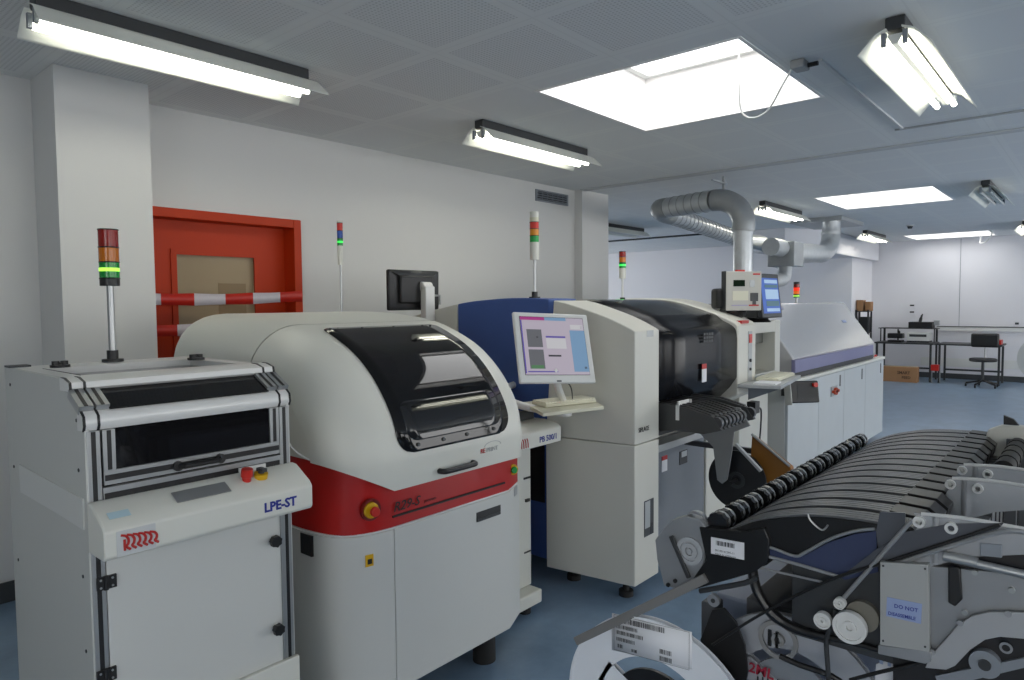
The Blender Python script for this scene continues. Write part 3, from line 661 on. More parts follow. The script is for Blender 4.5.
b = MB(); b.prism([(3.12, .12)]+[(3.12, 1.603)]+[p for p in yb if p[0] < 3.11]+[(2.38, .12)], 'x', 3.09, 3.36); b.build('blue_end_panel', blue_m, t, bevel=.006)
yr = [p for p in top if p[0] > 3.13]
b = MB(); b.prism([(3.75, .12)]+yr+[(3.13, 1.602), (3.13, .12)], 'x', 3.095, 3.36); b.build('rear_end_panel', cream2, t, bevel=.006)
b = MB(); b.cyl((3.09, 3.17, 1.38), (3.10, 3.17, 1.38), .008, seg=8); b.build('fixing_bolt', dgrey, t)
b = MB(); b.box(3.085, 3.094, 2.425, 2.72, .45, .80); b.build('conveyor_opening', black, t)
q = aty(650, 519, 1.842); b = MB(); b.box(3.205, 3.305, 1.8395, 1.85, q.z-.085, q.z+.11, 1); b.box(3.21, 3.265, 1.8385, 1.842, q.z-.04, q.z+.105, 0); b.box(3.27, 3.30, 1.8385, 1.842, q.z-.08, q.z-.02, 2); b.build('viewing_slot', [mgrey, dgrey, black], t)
q = aty(638, 430, 1.842); text('SIPLACE', .036, (q.x+.0, 1.8385, q.z-.015), X_, Z_, txtb, t, sx=.85, bold=0)
b = MB(); q = aty(650, 333, 1.842); b.box(q.x-.035, q.x+.035, 1.8405, 1.843, q.z-.02, q.z+.014); b.build('name_plate', mgrey, t)
b = MB(); b.cyl((3.055, 2.34, .24), (3.045, 2.34, .24), .006, seg=8); b.build('fixing_bolt', dgrey, t)
# smoked hood
hp = [(2.9, 1.62)]+[(y, z-.012) for y, z in top if 2.0 < y < 2.9]+[(1.95, 1.475), (1.89, 1.445), (1.862, 1.415), (1.852, 1.36)]
hp = smooth2(hp, 4)+[(1.852, 1.2), (1.852, 1.10), (1.90, 1.03), (1.98, .95)]
b = MB(); b.grid([[(x, y, z) for y, z in hp] for x in (3.368, 3.7, 4.1, 4.432)]); hd = b.build('smoked_hood', mat('smoked_hood_acrylic', '#121317', .2, spec=.18), t, solid=.006)
b = MB(); b.prism([(3.0, .95), (3.0, 1.6), (2.6, 1.6), (2.2, 1.56), (1.98, 1.42), (1.94, 1.0)], 'x', 3.375, 4.425); b.build('hood_interior', dgrey, t)
q = aty(702, 372, 1.85); b = MB(); b.box(q.x-.03, q.x+.03, 1.834, 1.838, q.z-.06, q.z+.02); b.box(q.x-.03, q.x+.03, 1.834, 1.838, q.z+.02, q.z+.05, 1); b.build('warning_label', [paper, txtred], hd)
q = aty(705, 339, 1.85); b = MB()
for i in range(4):
    for j in range(3): b.box(q.x-.05+i*.035, q.x-.025+i*.035, 1.834, 1.838, q.z-.02+j*.022, q.z-.006+j*.022)
b.build('keypad', dgrey, hd)
# far frame of the machine
fr = [(3.75, .12)]+[p for p in top]+[(1.86, 1.463), (1.842, 1.44), (1.842, .98), (2.0, .9), (2.0, .12)]
b = MB(); b.prism(fr, 'x', 4.436, 4.74); b.build('far_frame', cream2, t, bevel=.01)
b = MB(); b.box(4.60, 4.665, 1.8385, 1.843, 1.06, 1.40); b.box(4.61, 4.655, 1.834, 1.8395, 1.32, 1.38, 1); b.cyl((4.63, 1.84, 1.2), (4.63, 1.83, 1.2), .012, m=2); b.cyl((4.63, 1.84, 1.14), (4.63, 1.83, 1.14), .01, m=2); b.build('button_strip', [mgrey, redp, black], t)
b = MB(); b.box(4.5, 4.62, 1.845, 1.95, 1.455, 1.475); b.build('top_label', txtred, t)
# machine body
b = MB(); b.box(3.37, 4.43, 2.9, 3.75, .12, 1.45); b.box(3.37, 4.30, 2.05, 2.9, .12, .90); b.build('body', cream2, t)
b = MB(); b.box(3.40, 4.27, 2.0, 2.05, .10, .745); gp = b.build('lower_panel', mat('slate_grey_enamel', '#70757c', .5), t, bevel=.004)
q = aty(664.5, 463, 2.0); b = MB(); b.box(q.x-.035, q.x+.03, 1.997, 2.0, q.z-.05, q.z+.02); b.box(q.x-.035, q.x+.03, 1.996, 1.9995, q.z+.02, q.z+.045, 1); b.build('label', [paper, txtred], gp)
q = aty(683, 455, 2.0); b = MB(); b.box(q.x-.05, q.x+.05, 1.995, 2.0, q.z-.055, q.z+.03); b.box(q.x-.03, q.x+.04, 1.993, 1.996, q.z-.01, q.z+.025, 1); b.build('outlet', [black, mgrey], gp)
b = MB(); b.box(4.28, 4.43, 1.99, 2.9, .1, .94); b.build('corner_column', cream2, t, bevel=.006)
b = MB(); b.box(3.37, 4.43, 1.88, 2.3, .885, .935); b.box(3.37, 4.43, 1.86, 1.88, .86, .885); b.build('feeder_table', dgrey, t, bevel=.004)
b = MB(); b.box(3.37, 4.43, 1.90, 1.99, .75, .79); b.build('table_rail', mgrey, t)
for xx, yy in ((3.2, 1.95), (3.2, 2.3), (3.2, 3.5), (4.6, 2.1), (4.6, 3.5)): b = MB(); b.cyl((xx, yy, 0), (xx, yy, .03), .04); b.cyl((xx, yy, .03), (xx, yy, .14), .018); b.build('levelling_foot', rubber, t)
tower(t, 3.20, 2.58, 1.632, 1.86, [('top_cap', towerw, .7, None), ('lens_disc', mat('tower_pale', '#c9c8ae', .4), .5, None), ('red_lens', redp, .8, None), ('amber_lens', mat('amber_light', '#d88a1c', .3), .8, None), ('green_lens', mat('green_bright', '#159a45', .3), .8, None), ('tower_base', towerw, 2.1, None)], 2.145, r=.027, pole_r=.008, polem=alum_w)
tower(t, 4.25, 2.62, 1.60, 1.775, [('red_lens', lensr, 1, None), ('amber_lens', lensa, 1, None), ('green_lens', lensg, 1.1, glow), ('tower_base', towerw, 1.9, None)], 1.968, r=.024, pole_r=.008, polem=alum_w)
b = MB(); b.cyl((4.1, 2.55, 1.60), (4.1, 2.55, 1.626), .045, .03); b.build('status_light', glow, t)
# monitor and keyboard tray on a swing arm
MC = CAM+ray(555, 347.5)*3.3
az_ = math.radians(245); nn = Vector((math.cos(az_), math.sin(az_), 0)); tilt = math.radians(20); rl = math.radians(-3)
N = (nn*math.cos(tilt)+Z_*math.sin(tilt)).normalized(); UP = (Z_*math.cos(tilt)-nn*math.sin(tilt)).normalized(); AX = UP.cross(N).normalized(); AX, UP = AX*math.cos(rl)+UP*math.sin(rl), UP*math.cos(rl)-AX*math.sin(rl)
hw, hh = .200, .175
mo = MB(); mo.obox(MC-N*.012, AX*hw, UP*hh, N*.012); mo.obox(MC-N*.035, AX*hw*.7, UP*hh*.7, N*.015); mon = mo.build('monitor', ivory if False else whitep, t, bevel=.006)
b = MB(); b.obox(MC+N*.0008+UP*.008, AX*(hw-.028), UP*(hh-.030), N*.0008); b.build('bezel', black, mon)
def scr(u0, u1, v0, v1, m, nm='screen_area', lift=.0024):
    W2, H2 = hw-.030, hh-.032
    c = MC+UP*.008+N*lift+AX*W2*(u0+u1-1)+UP*H2*(1-(v0+v1)); b = MB(); b.obox(c, AX*W2*(u1-u0), UP*H2*(v1-v0), N*.0003); return b.build(nm, m, mon)
b = MB(); c = MC+UP*.008+N*.0018; W2, H2 = hw-.030, hh-.032; b.obox(c, AX*W2, UP*H2, N*.0004)
scm = [emit('scr_bg', '#d6cbdc', .62), emit('scr_mag', '#c8409a', .6), emit('scr_blue', '#8ab4dc', .62), emit('scr_grey', '#7b7d84', .55), emit('scr_dark', '#3b3d48', .5), emit('scr_white', '#ecebf0', .6), emit('scr_violet', '#6a5ac0', .6), emit('scr_green', '#5f9a66', .55), emit('scr_pale', '#cfc6d4', .6)]
def sa(u0, u1, v0, v1, k):
    cc = MC+UP*.008+N*(.0024+.0003*sa.n)+AX*W2*(u0+u1-1)+UP*H2*(1-(v0+v1)); b.obox(cc, AX*W2*(u1-u0), UP*H2*(v1-v0), N*.0002, k); sa.n = (sa.n+1) % 4
sa.n = 0
sa(0, .38, 0, .055, 1); sa(.38, .72, 0, .055, 2); sa(0, .02, .06, .98, 6); sa(.08, .31, .22, .53, 3); sa(.08, .31, .57, .90, 3); sa(.1, .29, .84, .90, 7)
for (u, v) in ((.16, .34), (.22, .34), (.16, .42), (.24, .45)): sa(u, u+.03, v, v+.03, 4)
sa(.37, .68, .33, .36, 6); sa(.37, .68, .37, .55, 5); sa(.39, .46, .40, .47, 7); sa(.38, .58, .66, .69, 4); sa(.76, 1, .22, .95, 2); sa(.78, .98, .12, .2, 5); sa(.8, .9, .62, .66, 4); sa(.8, .97, .76, .79, 5); sa(.93, .97, .86, .9, 4); sa(.04, .5, .94, .96, 6)
for k in range(4): sa(.79+.05*k, .82+.05*k, .13, .19, 8)
sa(.76, 1, .38, .40, 7)
b.build('screen', scm, mon)
b = MB(); b.obox(MC-UP*(hh-.009)+N*.001, AX*.012, UP*.0035, N*.001); b.build('maker_mark', dgrey, mon)
TR = [atz(526, 401, 1.10), atz(543, 411, 1.065), atz(602, 404, 1.075), atz(585, 395, 1.11)]
a0, a1, a2, a3 = [Vector((p.x, p.y, 1.085)) for p in (atz(522, 402, 1.085), atz(543, 413, 1.085), atz(604, 406, 1.085), atz(586, 396, 1.085))]
b = MB(); b.add([*[p+Z_*.0 for p in (a0, a1, a2, a3)], *[p-Z_*.018 for p in (a0, a1, a2, a3)]], [(0,1,2,3), (7,6,5,4), (0,4,5,1), (1,5,6,2), (2,6,7,3), (3,7,4,0)])
tray = b.build('keyboard_tray', ivory, t, bevel=.003)
mb_ = MC-UP*hh*.9-N*.03
b = MB(); b.tube([mb_+UP*.12, mb_, (a0+a3)/2*.5+(a1+a2)/2*.5+Z_*.005], .018, sub=3); b.build('arm', alum_w, t)
tcen = (a0+a1+a2+a3)/4
b = MB(); b.tube([tcen-Z_*.02, tcen+Vector((-.16, .10, -.01)), tcen+Vector((-.22, .3, .06)), (3.0, 2.62, 1.12), (3.1, 2.66, 1.12)], .02, seg=12); b.cyl(tcen-Z_*.06, tcen-Z_*.018, .04, m=0); b.build('swing_arm', alum_w, t)
b = MB(); b.tube([mb_+UP*.02, mb_+AX*.07-UP*.02, tcen+AX*.05+Z_*.02], .003, seg=6); b.build('monitor_cable', dgrey, t)
# keyboard resting on the tray
kb = thing('keyboard', 'ivory keyboard lying on the swing-out tray below the bright monitor', 'keyboard', tuple(tcen))
kx = ((a2-a1)+(a3-a0)).normalized(); ky = Z_.cross(kx); kc = tcen+Z_*.011
hx_, hy_ = (a2-a1).length*.42, .065
b = MB(); b.obox(kc, kx*hx_, ky*hy_, Z_*.009); b.build('case', ivory, kb, bevel=.003)
b = MB()
for i in range(17):
    for j in range(5): b.obox(kc+kx*(hx_*(-.93+i*.1165))+ky*(hy_*(-.74+j*.37))+Z_*.012, kx*hx_*.05, ky*hy_*.155, Z_*.004)
b.build('keys', mat('key_ivory', '#dbd9c6', .5), kb)

# feeders fitted into the placement machine
def mfeeder(x, lab):
    f = thing('tape_feeder', lab, 'feeder', (x, 1.75, .935), group='tape feeders fitted in the placement machine')
    b = MB(); b.prism([(2.1, .94), (2.1, 1.02), (1.88, 1.045), (1.70, 1.035), (1.55, 1.0), (1.50, .93), (1.60, .90), (1.75, .90), (1.86, .888)], 'x', x-.016, x+.016); b.build('body', mat('feeder_body_grey', '#4a4b4b', .45, .4), f, bevel=.003)
    b = MB(); b.prism([(2.08, 1.023), (1.88, 1.05), (1.70, 1.041), (1.56, 1.008), (1.56, 1.0), (1.70, 1.033), (1.88, 1.042), (2.08, 1.015)], 'x', x-.013, x+.013); b.build('cover_strip', black, f)
    b = MB(); b.cyl((x-.014, 1.53, .965), (x+.014, 1.53, .965), .032, seg=20); b.build('tape_wheel', mat('wheel_dark', '#4c4d4e', .3, .4), f)
    return f
fx = [3.42+.05*i for i in range(7)]
for i, x in enumerate(fx):
    f = mfeeder(x, 'tape feeder nearest the cream end cover, in the placement machine' if i == 0 else 'dark tape feeder in the row under the smoked hood')
    if i == 0 or i == 5: pass
f = mfeeder(3.86, 'tape feeder with long grey lever, farthest right in the placement machine')
b = MB(); b.prism([yz(px, py, 3.82) for px, py in ((690, 402), (740, 408), (750, 426), (734, 432), (732, 450), (727, 480), (722, 484), (717, 480), (713, 447), (700, 434), (678, 428))], 'x', 3.82, 3.832); b.build('lever_plate', mat('lever_grey', '#8b8c8b', .4, .2), f, bevel=.002)
f['label'] = 'tape feeder with long grey lever plate, farthest right in the placement machine'
b = MB(); c = Vector((3.90, *yz(737, 480, 3.9))); b.cyl(c-X_*.006, c+X_*.006, .175, seg=48); b.cyl((3.80, c.y, c.z), (3.9, c.y, c.z), .012); b.ring(c-X_*.007, X_, .05, .03, .004, m=1); b.prism([(c.y+.06, c.z+.09), (c.y+.11, c.z+.08), (c.y+.08, c.z+.03)], 'x', 3.89, 3.893, 1)
rl = b.build('component_reel', [mat('reel_black', '#16171a', .4), dgrey]); tag(rl, 'large black component reel hanging below the placement machine feeders', 'reel')
pa = [yz(752, 436, 3.97), yz(791, 468, 3.97), yz(789, 488, 3.97), yz(765, 484, 3.97), yz(750, 462, 3.97)]
b = MB(); b.prism(pa, 'x', 3.97, 4.02); o = b.build('tape_bin', amber, bevel=.004); tag(o, 'brown slanted tape waste guide beside the black reel', 'tape guide')
b2 = MB(); p0, p1 = Vector((3.965, *yz(752, 434, 3.97))), Vector((3.965, *yz(790, 466, 3.97))); b2.tube([p0, p1], .008, sub=1); b2.build('edge_strip', alu, o); b2 = MB(); b2.box(3.98, 4.01, yz(770, 462, 3.97)[0], 1.998, .70, .73); b2.build('bracket', dgrey, o)
b2 = MB(); p0, p1 = Vector((3.78, *yz(736, 444, 3.78))), Vector((3.78, *yz(761, 471, 3.78))); b2.obox((p0+p1)/2, (p1-p0)/2, X_*.012, (p1-p0).cross(X_).normalized()*.007); b2.build('tape_channel', mgrey, f)
b2 = MB(); b2.tube([Vector((3.42, 1.87, .96)), Vector((3.42, 1.75, .985)), Vector((3.42, 1.75, 1.01))], .006, sub=1); b2.box(3.40, 3.55, 1.75, 1.76, 1.04, 1.06); b2.box(3.40, 3.41, 1.74, 1.76, .96, 1.06); b2.box(3.54, 3.55, 1.74, 1.76, .96, 1.06); o = b2.build('bracket', alum_w, f)

# ================================================================== CONTROL PANEL + CRT (on top at far end)
t = thing('control_panel', 'cream keypad control panel on top of the placement machine', 'control panel', (4.62, 2.02, 1.47))
PC = CAM+ray(744, 291)*4.75
pa_ = Vector((.80, -.60, 0)); pn = Vector((-.60, -.80, 0)); S_ = 4.75/687.6
b = MB(); b.obox(PC-pn*.02, pa_*(.135), Z_*.135, pn*.02); b.obox(PC-pn*.03-pa_*.137, pa_*.004, Z_*.138, pn*.028, 1); hs = b.build('housing', [mat('panel_grey', '#b4b2aa', .5), dgrey], t, bevel=.004)
def pp(u0, u1, v0, v1, m, nm):
    b = MB(); c = PC+pa_*.135*(u0+u1-1)+Z_*.135*(1-(v0+v1))+pn*.001; b.obox(c, pa_*.135*(u1-u0), Z_*.135*(v1-v0), pn*.0015); return b.build(nm, m, hs)
pp(.20, .52, .22, .38, mat('display_dark_green', '#142416', .8, spec=.1), 'display'); pp(.66, .80, .22, .40, mgrey, 'keypad'); pp(.18, .62, .50, .74, ivory, 'key_field')
pp(.68, .90, .55, .76, dgrey, 'disk_slot'); pp(.74, .84, .76, .85, dgrey, 'disk_lever'); pp(.64, .92, .85, .885, txtred, 'red_line'); pp(.75, .95, .05, .09, txtred, 'brand_mark'); pp(.15, .6, .85, .88, mat('pale_violet', '#9c98b4', .5), 'violet_line')
b = MB(); b.obox(PC+Z_*.141-pa_*.02-pn*.02, pa_*.03, Z_*.006, pn*.012); b.build('lamp_cap', redp, hs)
b = MB(); b.tube([PC-Z_*.13-pn*.03, PC-Z_*.16-pn*.05, Vector((PC.x-.02, PC.y+.1, topz(PC.y+.1)+.03))], .035, sub=3); b.build('neck', black, t)
b = MB(); fz = topz(PC.y+.1)+.012; b.cyl((PC.x-.02, PC.y+.1, fz), (PC.x-.02, PC.y+.1, fz+.03), .07, .05); b.build('foot', black, t)
b = MB(); b.obox(PC-pn*.09-pa_*.13-Z_*.05, pa_*.05, Z_*.07, pn*.05); b.build('rear_box', black, hs, bevel=.02)
t = thing('crt_monitor', 'dark monitor with blue screen behind the cream keypad panel', 'monitor', (4.95, 2.1, 1.43))
DC = CAM+ray(768, 296)*5.0+Vector((0, 0, 0)); dn = Vector((-.05, -1, .12)).normalized(); da = Vector((1, -.05, 0)).normalized(); du = da.cross(dn)*-1; du = Vector((0, .12, 1)).normalized()
b = MB(); b.obox(DC, da*.17, du*.16, dn*.02); R0 = [DC-dn*.02+da*(.17*i)+du*(.16*j) for i, j in ((-1,-1),(1,-1),(1,1),(-1,1))]; R1 = [DC-dn*.26+da*(.09*i)+du*(.09*j-.02) for i, j in ((-1,-1),(1,-1),(1,1),(-1,1))]
b.add(R0+R1, [(0,1,5,4),(1,2,6,5),(2,3,7,6),(3,0,4,7),(4,5,6,7)]); hs = b.build('housing', dgrey, t, bevel=.006)
b = MB(); b.obox(DC+dn*.0205, da*.145, du*.128, dn*.001)
for k, (v0, v1, mi) in enumerate(((-.9, -.72, 1), (-.6, -.3, 2), (-.2, .35, 1), (.45, .62, 2), (.7, .9, 1))): b.obox(DC+dn*.022+du*.128*(v0+v1)/2+da*.02, da*.11, du*.128*(v1-v0)/2, dn*.0006, mi)
b.build('screen', [emit('crt_blue', '#3a68c8', .8), emit('crt_pale', '#a8c8e8', .9), emit('crt_teal', '#5a8898', .6)], hs)
b = MB(); b.cyl((DC.x, DC.y+.08, 1.452), (DC.x, DC.y+.08, DC.z-.14), .1, .06); b.build('foot', black, t)

# ================================================================== LINK MODULE between placement machine and oven
t = thing('link_conveyor', 'cream open-fronted conveyor cabinet between placement machine and oven', 'machine', (5.15, 2.4, 0))
b = MB(); yf = 2.0
b.box(4.75, 4.93, yf, 2.8, .99, 1.45); b.box(5.55, 5.66, yf, 2.8, .99, 1.45); b.box(4.93, 5.55, yf, 2.8, 1.36, 1.45); b.box(4.93, 5.55, yf, 2.8, .99, 1.05); b.build('frame', cream2, t, bevel=.004)
b = MB(); b.box(4.93, 5.55, 2.25, 2.8, 1.05, 1.36); b.build('inner_panel', lgrey, t)
b = MB(); b.box(4.93, 5.55, 2.1, 2.25, 1.27, 1.36); b.build('olive_panel', mat('olive_grey', '#6d6e68', .6), t)  # olive-grey panel across the top of the opening
b = MB(); b.box(4.95, 5.05, yf-.003, yf, 1.40, 1.435); b.build('name_plate', mgrey, t)
b = MB(); b.box(4.75, 5.30, 1.96, 2.8, .1, .99); b.build('lower_cabinet', cream2, t, bevel=.006)
for xx, yy in ((4.82, 2.05), (5.2, 2.05), (4.82, 2.7), (5.6, 2.7)): b = MB(); b.cyl((xx, yy, 0), (xx, yy, .1 if xx < 5.3 else .99), .03); b.build('foot', dgrey, t)
b = MB(); b.box(4.58, 4.66, 1.83-.05, 1.838, .84, .92); b.tube([(4.66, 1.80, .86), (4.74, 1.80, .84), (4.76, 1.82, .6), (4.75, 1.86, .4)], .006); b.build('socket_and_cable', black, t)
t = thing('work_shelf', 'grey shelf bracketed to the far end of the placement machine', 'shelf', (4.8, 1.75, 1.0))
b = MB(); b.prism([(4.42, 1.838), (5.15, 1.955), (5.25, 1.70), (4.50, 1.58)], 'z', 1.03, 1.055); b.build('shelf_board', mgrey, t, bevel=.004)
b = MB(); b.prism([(1.838, 1.03), (1.60, 1.03), (1.838, .93)], 'x', 4.60, 4.61); b.build('bracket', grey_m, t)
b = MB(); b.obox((4.93, 1.77, 1.066), (.24, .026, 0), (-.01, .075, 0), (0, 0, .010)); o = b.build('keyboard', ivory, bevel=.004); tag(o, 'pale keyboard lying on the grey shelf beside the oven', 'keyboard')
b2 = MB()
for i in range(14):
    for j in range(4): b2.obox(Vector((4.93, 1.77, 1.078))+Vector((.24, .026, 0))*(-.9+i*.138)+Vector((-.01, .08, 0))*(-.66+j*.44), (.0155, .0017, 0), (-.0017, .0145, 0), (0, 0, .003))
b2.build('keys', mat('key_ivory', '#dbd9c6', .5), o)
b = MB(); b.obox((4.58, 1.70, 1.060), (.08, .01, 0), (-.01, .07, 0), (0, 0, .0045)); o = b.build('paper_stack', paper); tag(o, 'loose white papers on the grey shelf beside the keyboard', 'papers')

# ================================================================== REFLOW OVEN
t = thing('reflow_oven', 'long pale reflow oven with sloped hood and violet band, farthest machine of the line', 'machine', (7.2, 2.6, 0))
OZ = .955; OX0, OX1 = 5.67, 8.85
b = MB(); b.box(OX0, OX1, 1.96, 3.4, .10, OZ-.03); b.box(OX0, OX1+.02, 1.925, 3.42, OZ-.03, OZ, 1); b.build('base_cabinet', [lgrey, cream], t, bevel=.005)
n = 4; wd = (OX1-OX0)/n
for i in range(n):
    x0 = OX0+i*wd; b = MB(); b.box(x0+.004, x0+wd-.004, 1.935, 1.958, .08, OZ-.035); d_ = b.build('door', mat('oven_door_enamel', '#bdc2c4', .45), t, bevel=.003)
    b = MB(); b.box(x0+wd*.80, x0+wd*.80+.03, 1.932, 1.936, OZ-.18, OZ-.07); b.build('latch_slot', dgrey, d_)
b = MB(); q = aty(834, 391, 1.93); b.box(q.x-.09, q.x+.09, 1.925, 1.936, q.z-.045, q.z+.045, 1); b.cyl((q.x, 1.935, q.z), (q.x, 1.90, q.z), .035, m=0); b.box(q.x-.08, q.x+.08, 1.900, 1.925, q.z-.012, q.z+.012, 0); b.build('main_switch', [mat('orange_red', '#b8421e', .5), mgrey], t)
hpf = [(3.35, OZ), (3.35, 1.50), (3.15, 1.585), (2.32, 1.585), (1.985, 1.12), (1.985, OZ)]
b = MB(); b.prism(hpf, 'x', 5.95, 8.62); hd = b.build('hood', ovenw, t, bevel=.012)
for v in hd.data.vertices:      # the hood's far end slopes with its front
    if v.co.x > 1: v.co.x += .02
b = MB(); b.box(5.90, 8.45, 1.955, 1.99, OZ+.045, 1.11); b.build('violet_band', purple, hd, bevel=.004)
b = MB(); b.box(5.9, 8.5, 1.965, 1.984, OZ, OZ+.045); b.build('black_gap_strip', black, hd)  # plain black strip between the base top and the violet band
b = MB(); b.obox((6.35, 2.28, 1.54), (.16, 0, 0), (0, .008, .011), (0, -.002, .0015)); b.build('name_plate', purple, hd)
b = MB(); c = Vector((8.1, 2.17, 1.379)); b.obox(c, (.07, 0, 0), (0, .009, .0125), (0, -.002, .0015)); b.build('maker_mark', mat('pale_blue_mark', '#8f9bc0', .5), hd)
tower(t, 8.45, 2.80, 1.585, 1.645, [('top_cap', black, .6, None), ('dark_lens', lensr, 1, None), ('red_lens', emit('lit_red', '#ff3010', 1.2, '#a01808'), 1, None), ('amber_lens', emit('lit_amber', '#e87018', .7, '#a05010'), 1, None), ('green_lens', lensg, 1.1, glowy)], 1.835, r=.034, pole_r=.015, base=False)
b = MB(); b.cyl((8.68, 2.02, OZ), (8.68, 2.02, OZ+.03), .03); b.cyl((8.8, 2.02, OZ), (8.8, 2.02, OZ+.02), .025); b.build('top_buttons', redp, t)
for xx in (5.8, 7.2, 8.7):
    for yy in (2.1, 3.3): b = MB(); b.cyl((xx, yy, 0), (xx, yy, .1), .04); b.build('foot', dgrey, t)
b = MB(); b.ring((8.93, 2.3, .28), Y_, .055, .03, .03); b.cyl((8.85, 2.3, .28), (8.93, 2.3, .28), .01); b.build('hose_end', dgrey, t)
# tilted dark operator box in front
t = thing('operator_box', 'dark tilted operator box mounted on the front of the oven', 'control box', (5.55, 1.8, .8))
c0 = aty(802, 392, 1.78); bx = Vector((.74, -.67, 0)).normalized(); fn = Vector((-.67, -.74, .18)).normalized(); bu = fn.cross(bx)*-1; bu = bu if bu.z > 0 else -bu
b = MB(); b.obox(c0, bx*.115, bu*.085, fn*.045); b.build('housing', black, t, bevel=.008)
b = MB(); b.obox(c0-bx*.120+fn*.005, bx*.004, bu*.10, fn*.05); b.build('end_plate', lgrey, t, bevel=.003)
b = MB(); b.obox(c0+fn*.046+bx*.01, bx*.075, bu*.055, fn*.002); b.build('panel', mat('panel_black', '#1d1e20', .5), t)
b = MB(); b.cyl(c0+bx*.08+bu*.05+fn*.045, c0+bx*.08+bu*.05+fn*.07, .018); b.build('emergency_button', redp, t)
b = MB(); b.box(c0.x-.02, c0.x+.06, c0.y+.02, 1.934, c0.z-.04, c0.z+.04); b.build('mount', dgrey, t)

# ================================================================== DUCTS
t = thing('extraction_duct', 'silver ventilation duct that rises behind the keypad panel and bends under the ceiling', 'duct', (6.5, 2.65, 1.55))
vx, vy, vr_ = 6.40, 2.62, .088
b = MB(); b.tube([(vx, vy, 1.585), (vx, vy, 2.27)], vr_, seg=24, sub=1); b.ring((vx, vy, 2.27), Z_, vr_+.006, vr_-.01, .02); b.build('vertical_pipe', galv, t)
b = MB(); b.tube([(vx, vy, 2.27), (vx, vy+.0, 2.38), (vx+.0, vy+.06, 2.50), (vx, vy+.18, 2.575), (vx, vy+.30, 2.59)], .105, seg=24, sub=5); b.build('elbow', galv_d, t)
def FB(b, a, c, n, r):
    a, c = Vector(a), Vector(c)
    for i in range(1, n): b.ring(a.lerp(c, i/n), c-a, r+.0005, r-.01, .009, seg=24, m=1)
def flexpts(a, c, n): a, c = Vector(a), Vector(c); return [a.lerp(c, i/n) for i in range(n+1)]
b = MB(); b.tube(flexpts((vx, vy+.30, 2.59), (vx+.15, vy+.86, 2.59), 14), .102, seg=24, sub=1, rib=.02); FB(b, (vx, vy+.30, 2.59), (vx+.15, vy+.86, 2.59), 6, .106); b.build('flexible_section', [galv, galv_d], t)
b = MB(); b.tube([(vx+.15, vy+.86, 2.59), (vx+.2, vy+.98, 2.59), (vx+.34, vy+1.03, 2.575), (vx+.5, vy+1.02, 2.56)], .105, seg=24); b.build('elbow', galv_d, t)
b = MB(); b.tube(flexpts((vx+.5, vy+1.02, 2.56), (9.2, 3.72, 2.42), 36), .095, seg=20, sub=1, rib=.02); FB(b, (vx+.5, vy+1.02, 2.56), (9.2, 3.72, 2.42), 22, .099); b.build('flexible_section', [galv, galv_d], t)
b = MB(); b.tube([(9.2, 3.72, 2.42), (9.45, 3.6, 2.4), (9.5, 3.4, 2.25), (9.35, 3.3, 2.12)], .10, seg=20); b.build('elbow', galv, t)
b = MB(); b.box(6.6, 6.62, 2.9, 2.92, 2.66, H-.001); b.box(6.35, 6.67, 2.9, 2.92, 2.775, 2.79); b.build('hanger', mgrey, t)
t = thing('oven_duct', 'galvanised exhaust duct curving from the bulkhead down to the oven', 'duct', (8.8, 3.1, 1.58))
b = MB(); b.tube([(11.0, 3.15, 2.83), (11.0, 3.15, 2.62), (10.9, 3.15, 2.42), (10.6, 3.15, 2.30), (10.2, 3.15, 2.28), (9.1, 3.15, 2.22)], .13, seg=24, sub=5); b.ring((11.0, 3.15, 2.62), Z_, .14, .12, .03); b.build('main_pipe', galv, t)
b = MB(); b.box(8.9, 9.25, 2.98, 3.32, 2.05, 2.36); b.build('collector_box', galv_d, t, bevel=.01)
b = MB(); b.tube([(8.9, 3.15, 2.28), (8.55, 3.15, 2.28)], .11, seg=20, sub=1); b.build('stub', galv, t)
b = MB(); b.tube([(9.07, 3.15, 2.06), (9.0, 3.15, 1.9), (8.7, 3.15, 1.85), (8.45, 3.15, 1.78), (8.4, 3.15, 1.58)], .085, seg=20); b.build('lower_pipe', galv, t)
b = MB(); b.box(10.8, 12.0, 2.95, 3.7, H-.06, H-.002); b.build('ceiling_plate', mgrey, t)

# ================================================================== FAR END FURNITURE
def desk(x0, x1, y0, y1, label, shelf=False):
    t = thing('work_bench', label, 'table', ((x0+x1)/2, (y0+y1)/2, 0))
    b = MB(); b.box(x0, x1, y0, y1, .735, .765); b.build('table_top', dgrey, t, bevel=.004)
    for xx in (x0+.03, x1-.06):
        for yy in (y0+.03, y1-.06):
            b = MB(); b.box(xx, xx+.035, yy, yy+.035, 0, .735 if not (shelf and xx > x0+.2) else 1.03); b.build('leg', dgrey, t)
    b = MB(); b.box(x1-.06, x1-.03, y0+.06, y1-.06, .2, .235); b.box(x1-.06, x1-.03, y0+.06, y1-.06, .70, .735); b.build('cross_bar', dgrey, t)
    if shelf: b = MB(); b.box(x1-.38, x1-.01, y0, y1, 1.03, 1.045); b.box(x1-.36, x1-.34, y0+.03, y0+.05, .765, 1.03); b.box(x1-.36, x1-.34, y1-.05, y1-.03, .765, 1.03); b.build('upper_shelf', dgrey, t)
    return t
desk(15.45, 16.15, 2.52, 3.56, 'dark work bench with upper shelf by the far wall, left of the other bench', True)
desk(15.45, 16.15, 1.42, 2.46, 'dark work bench behind the office chair at the far wall')
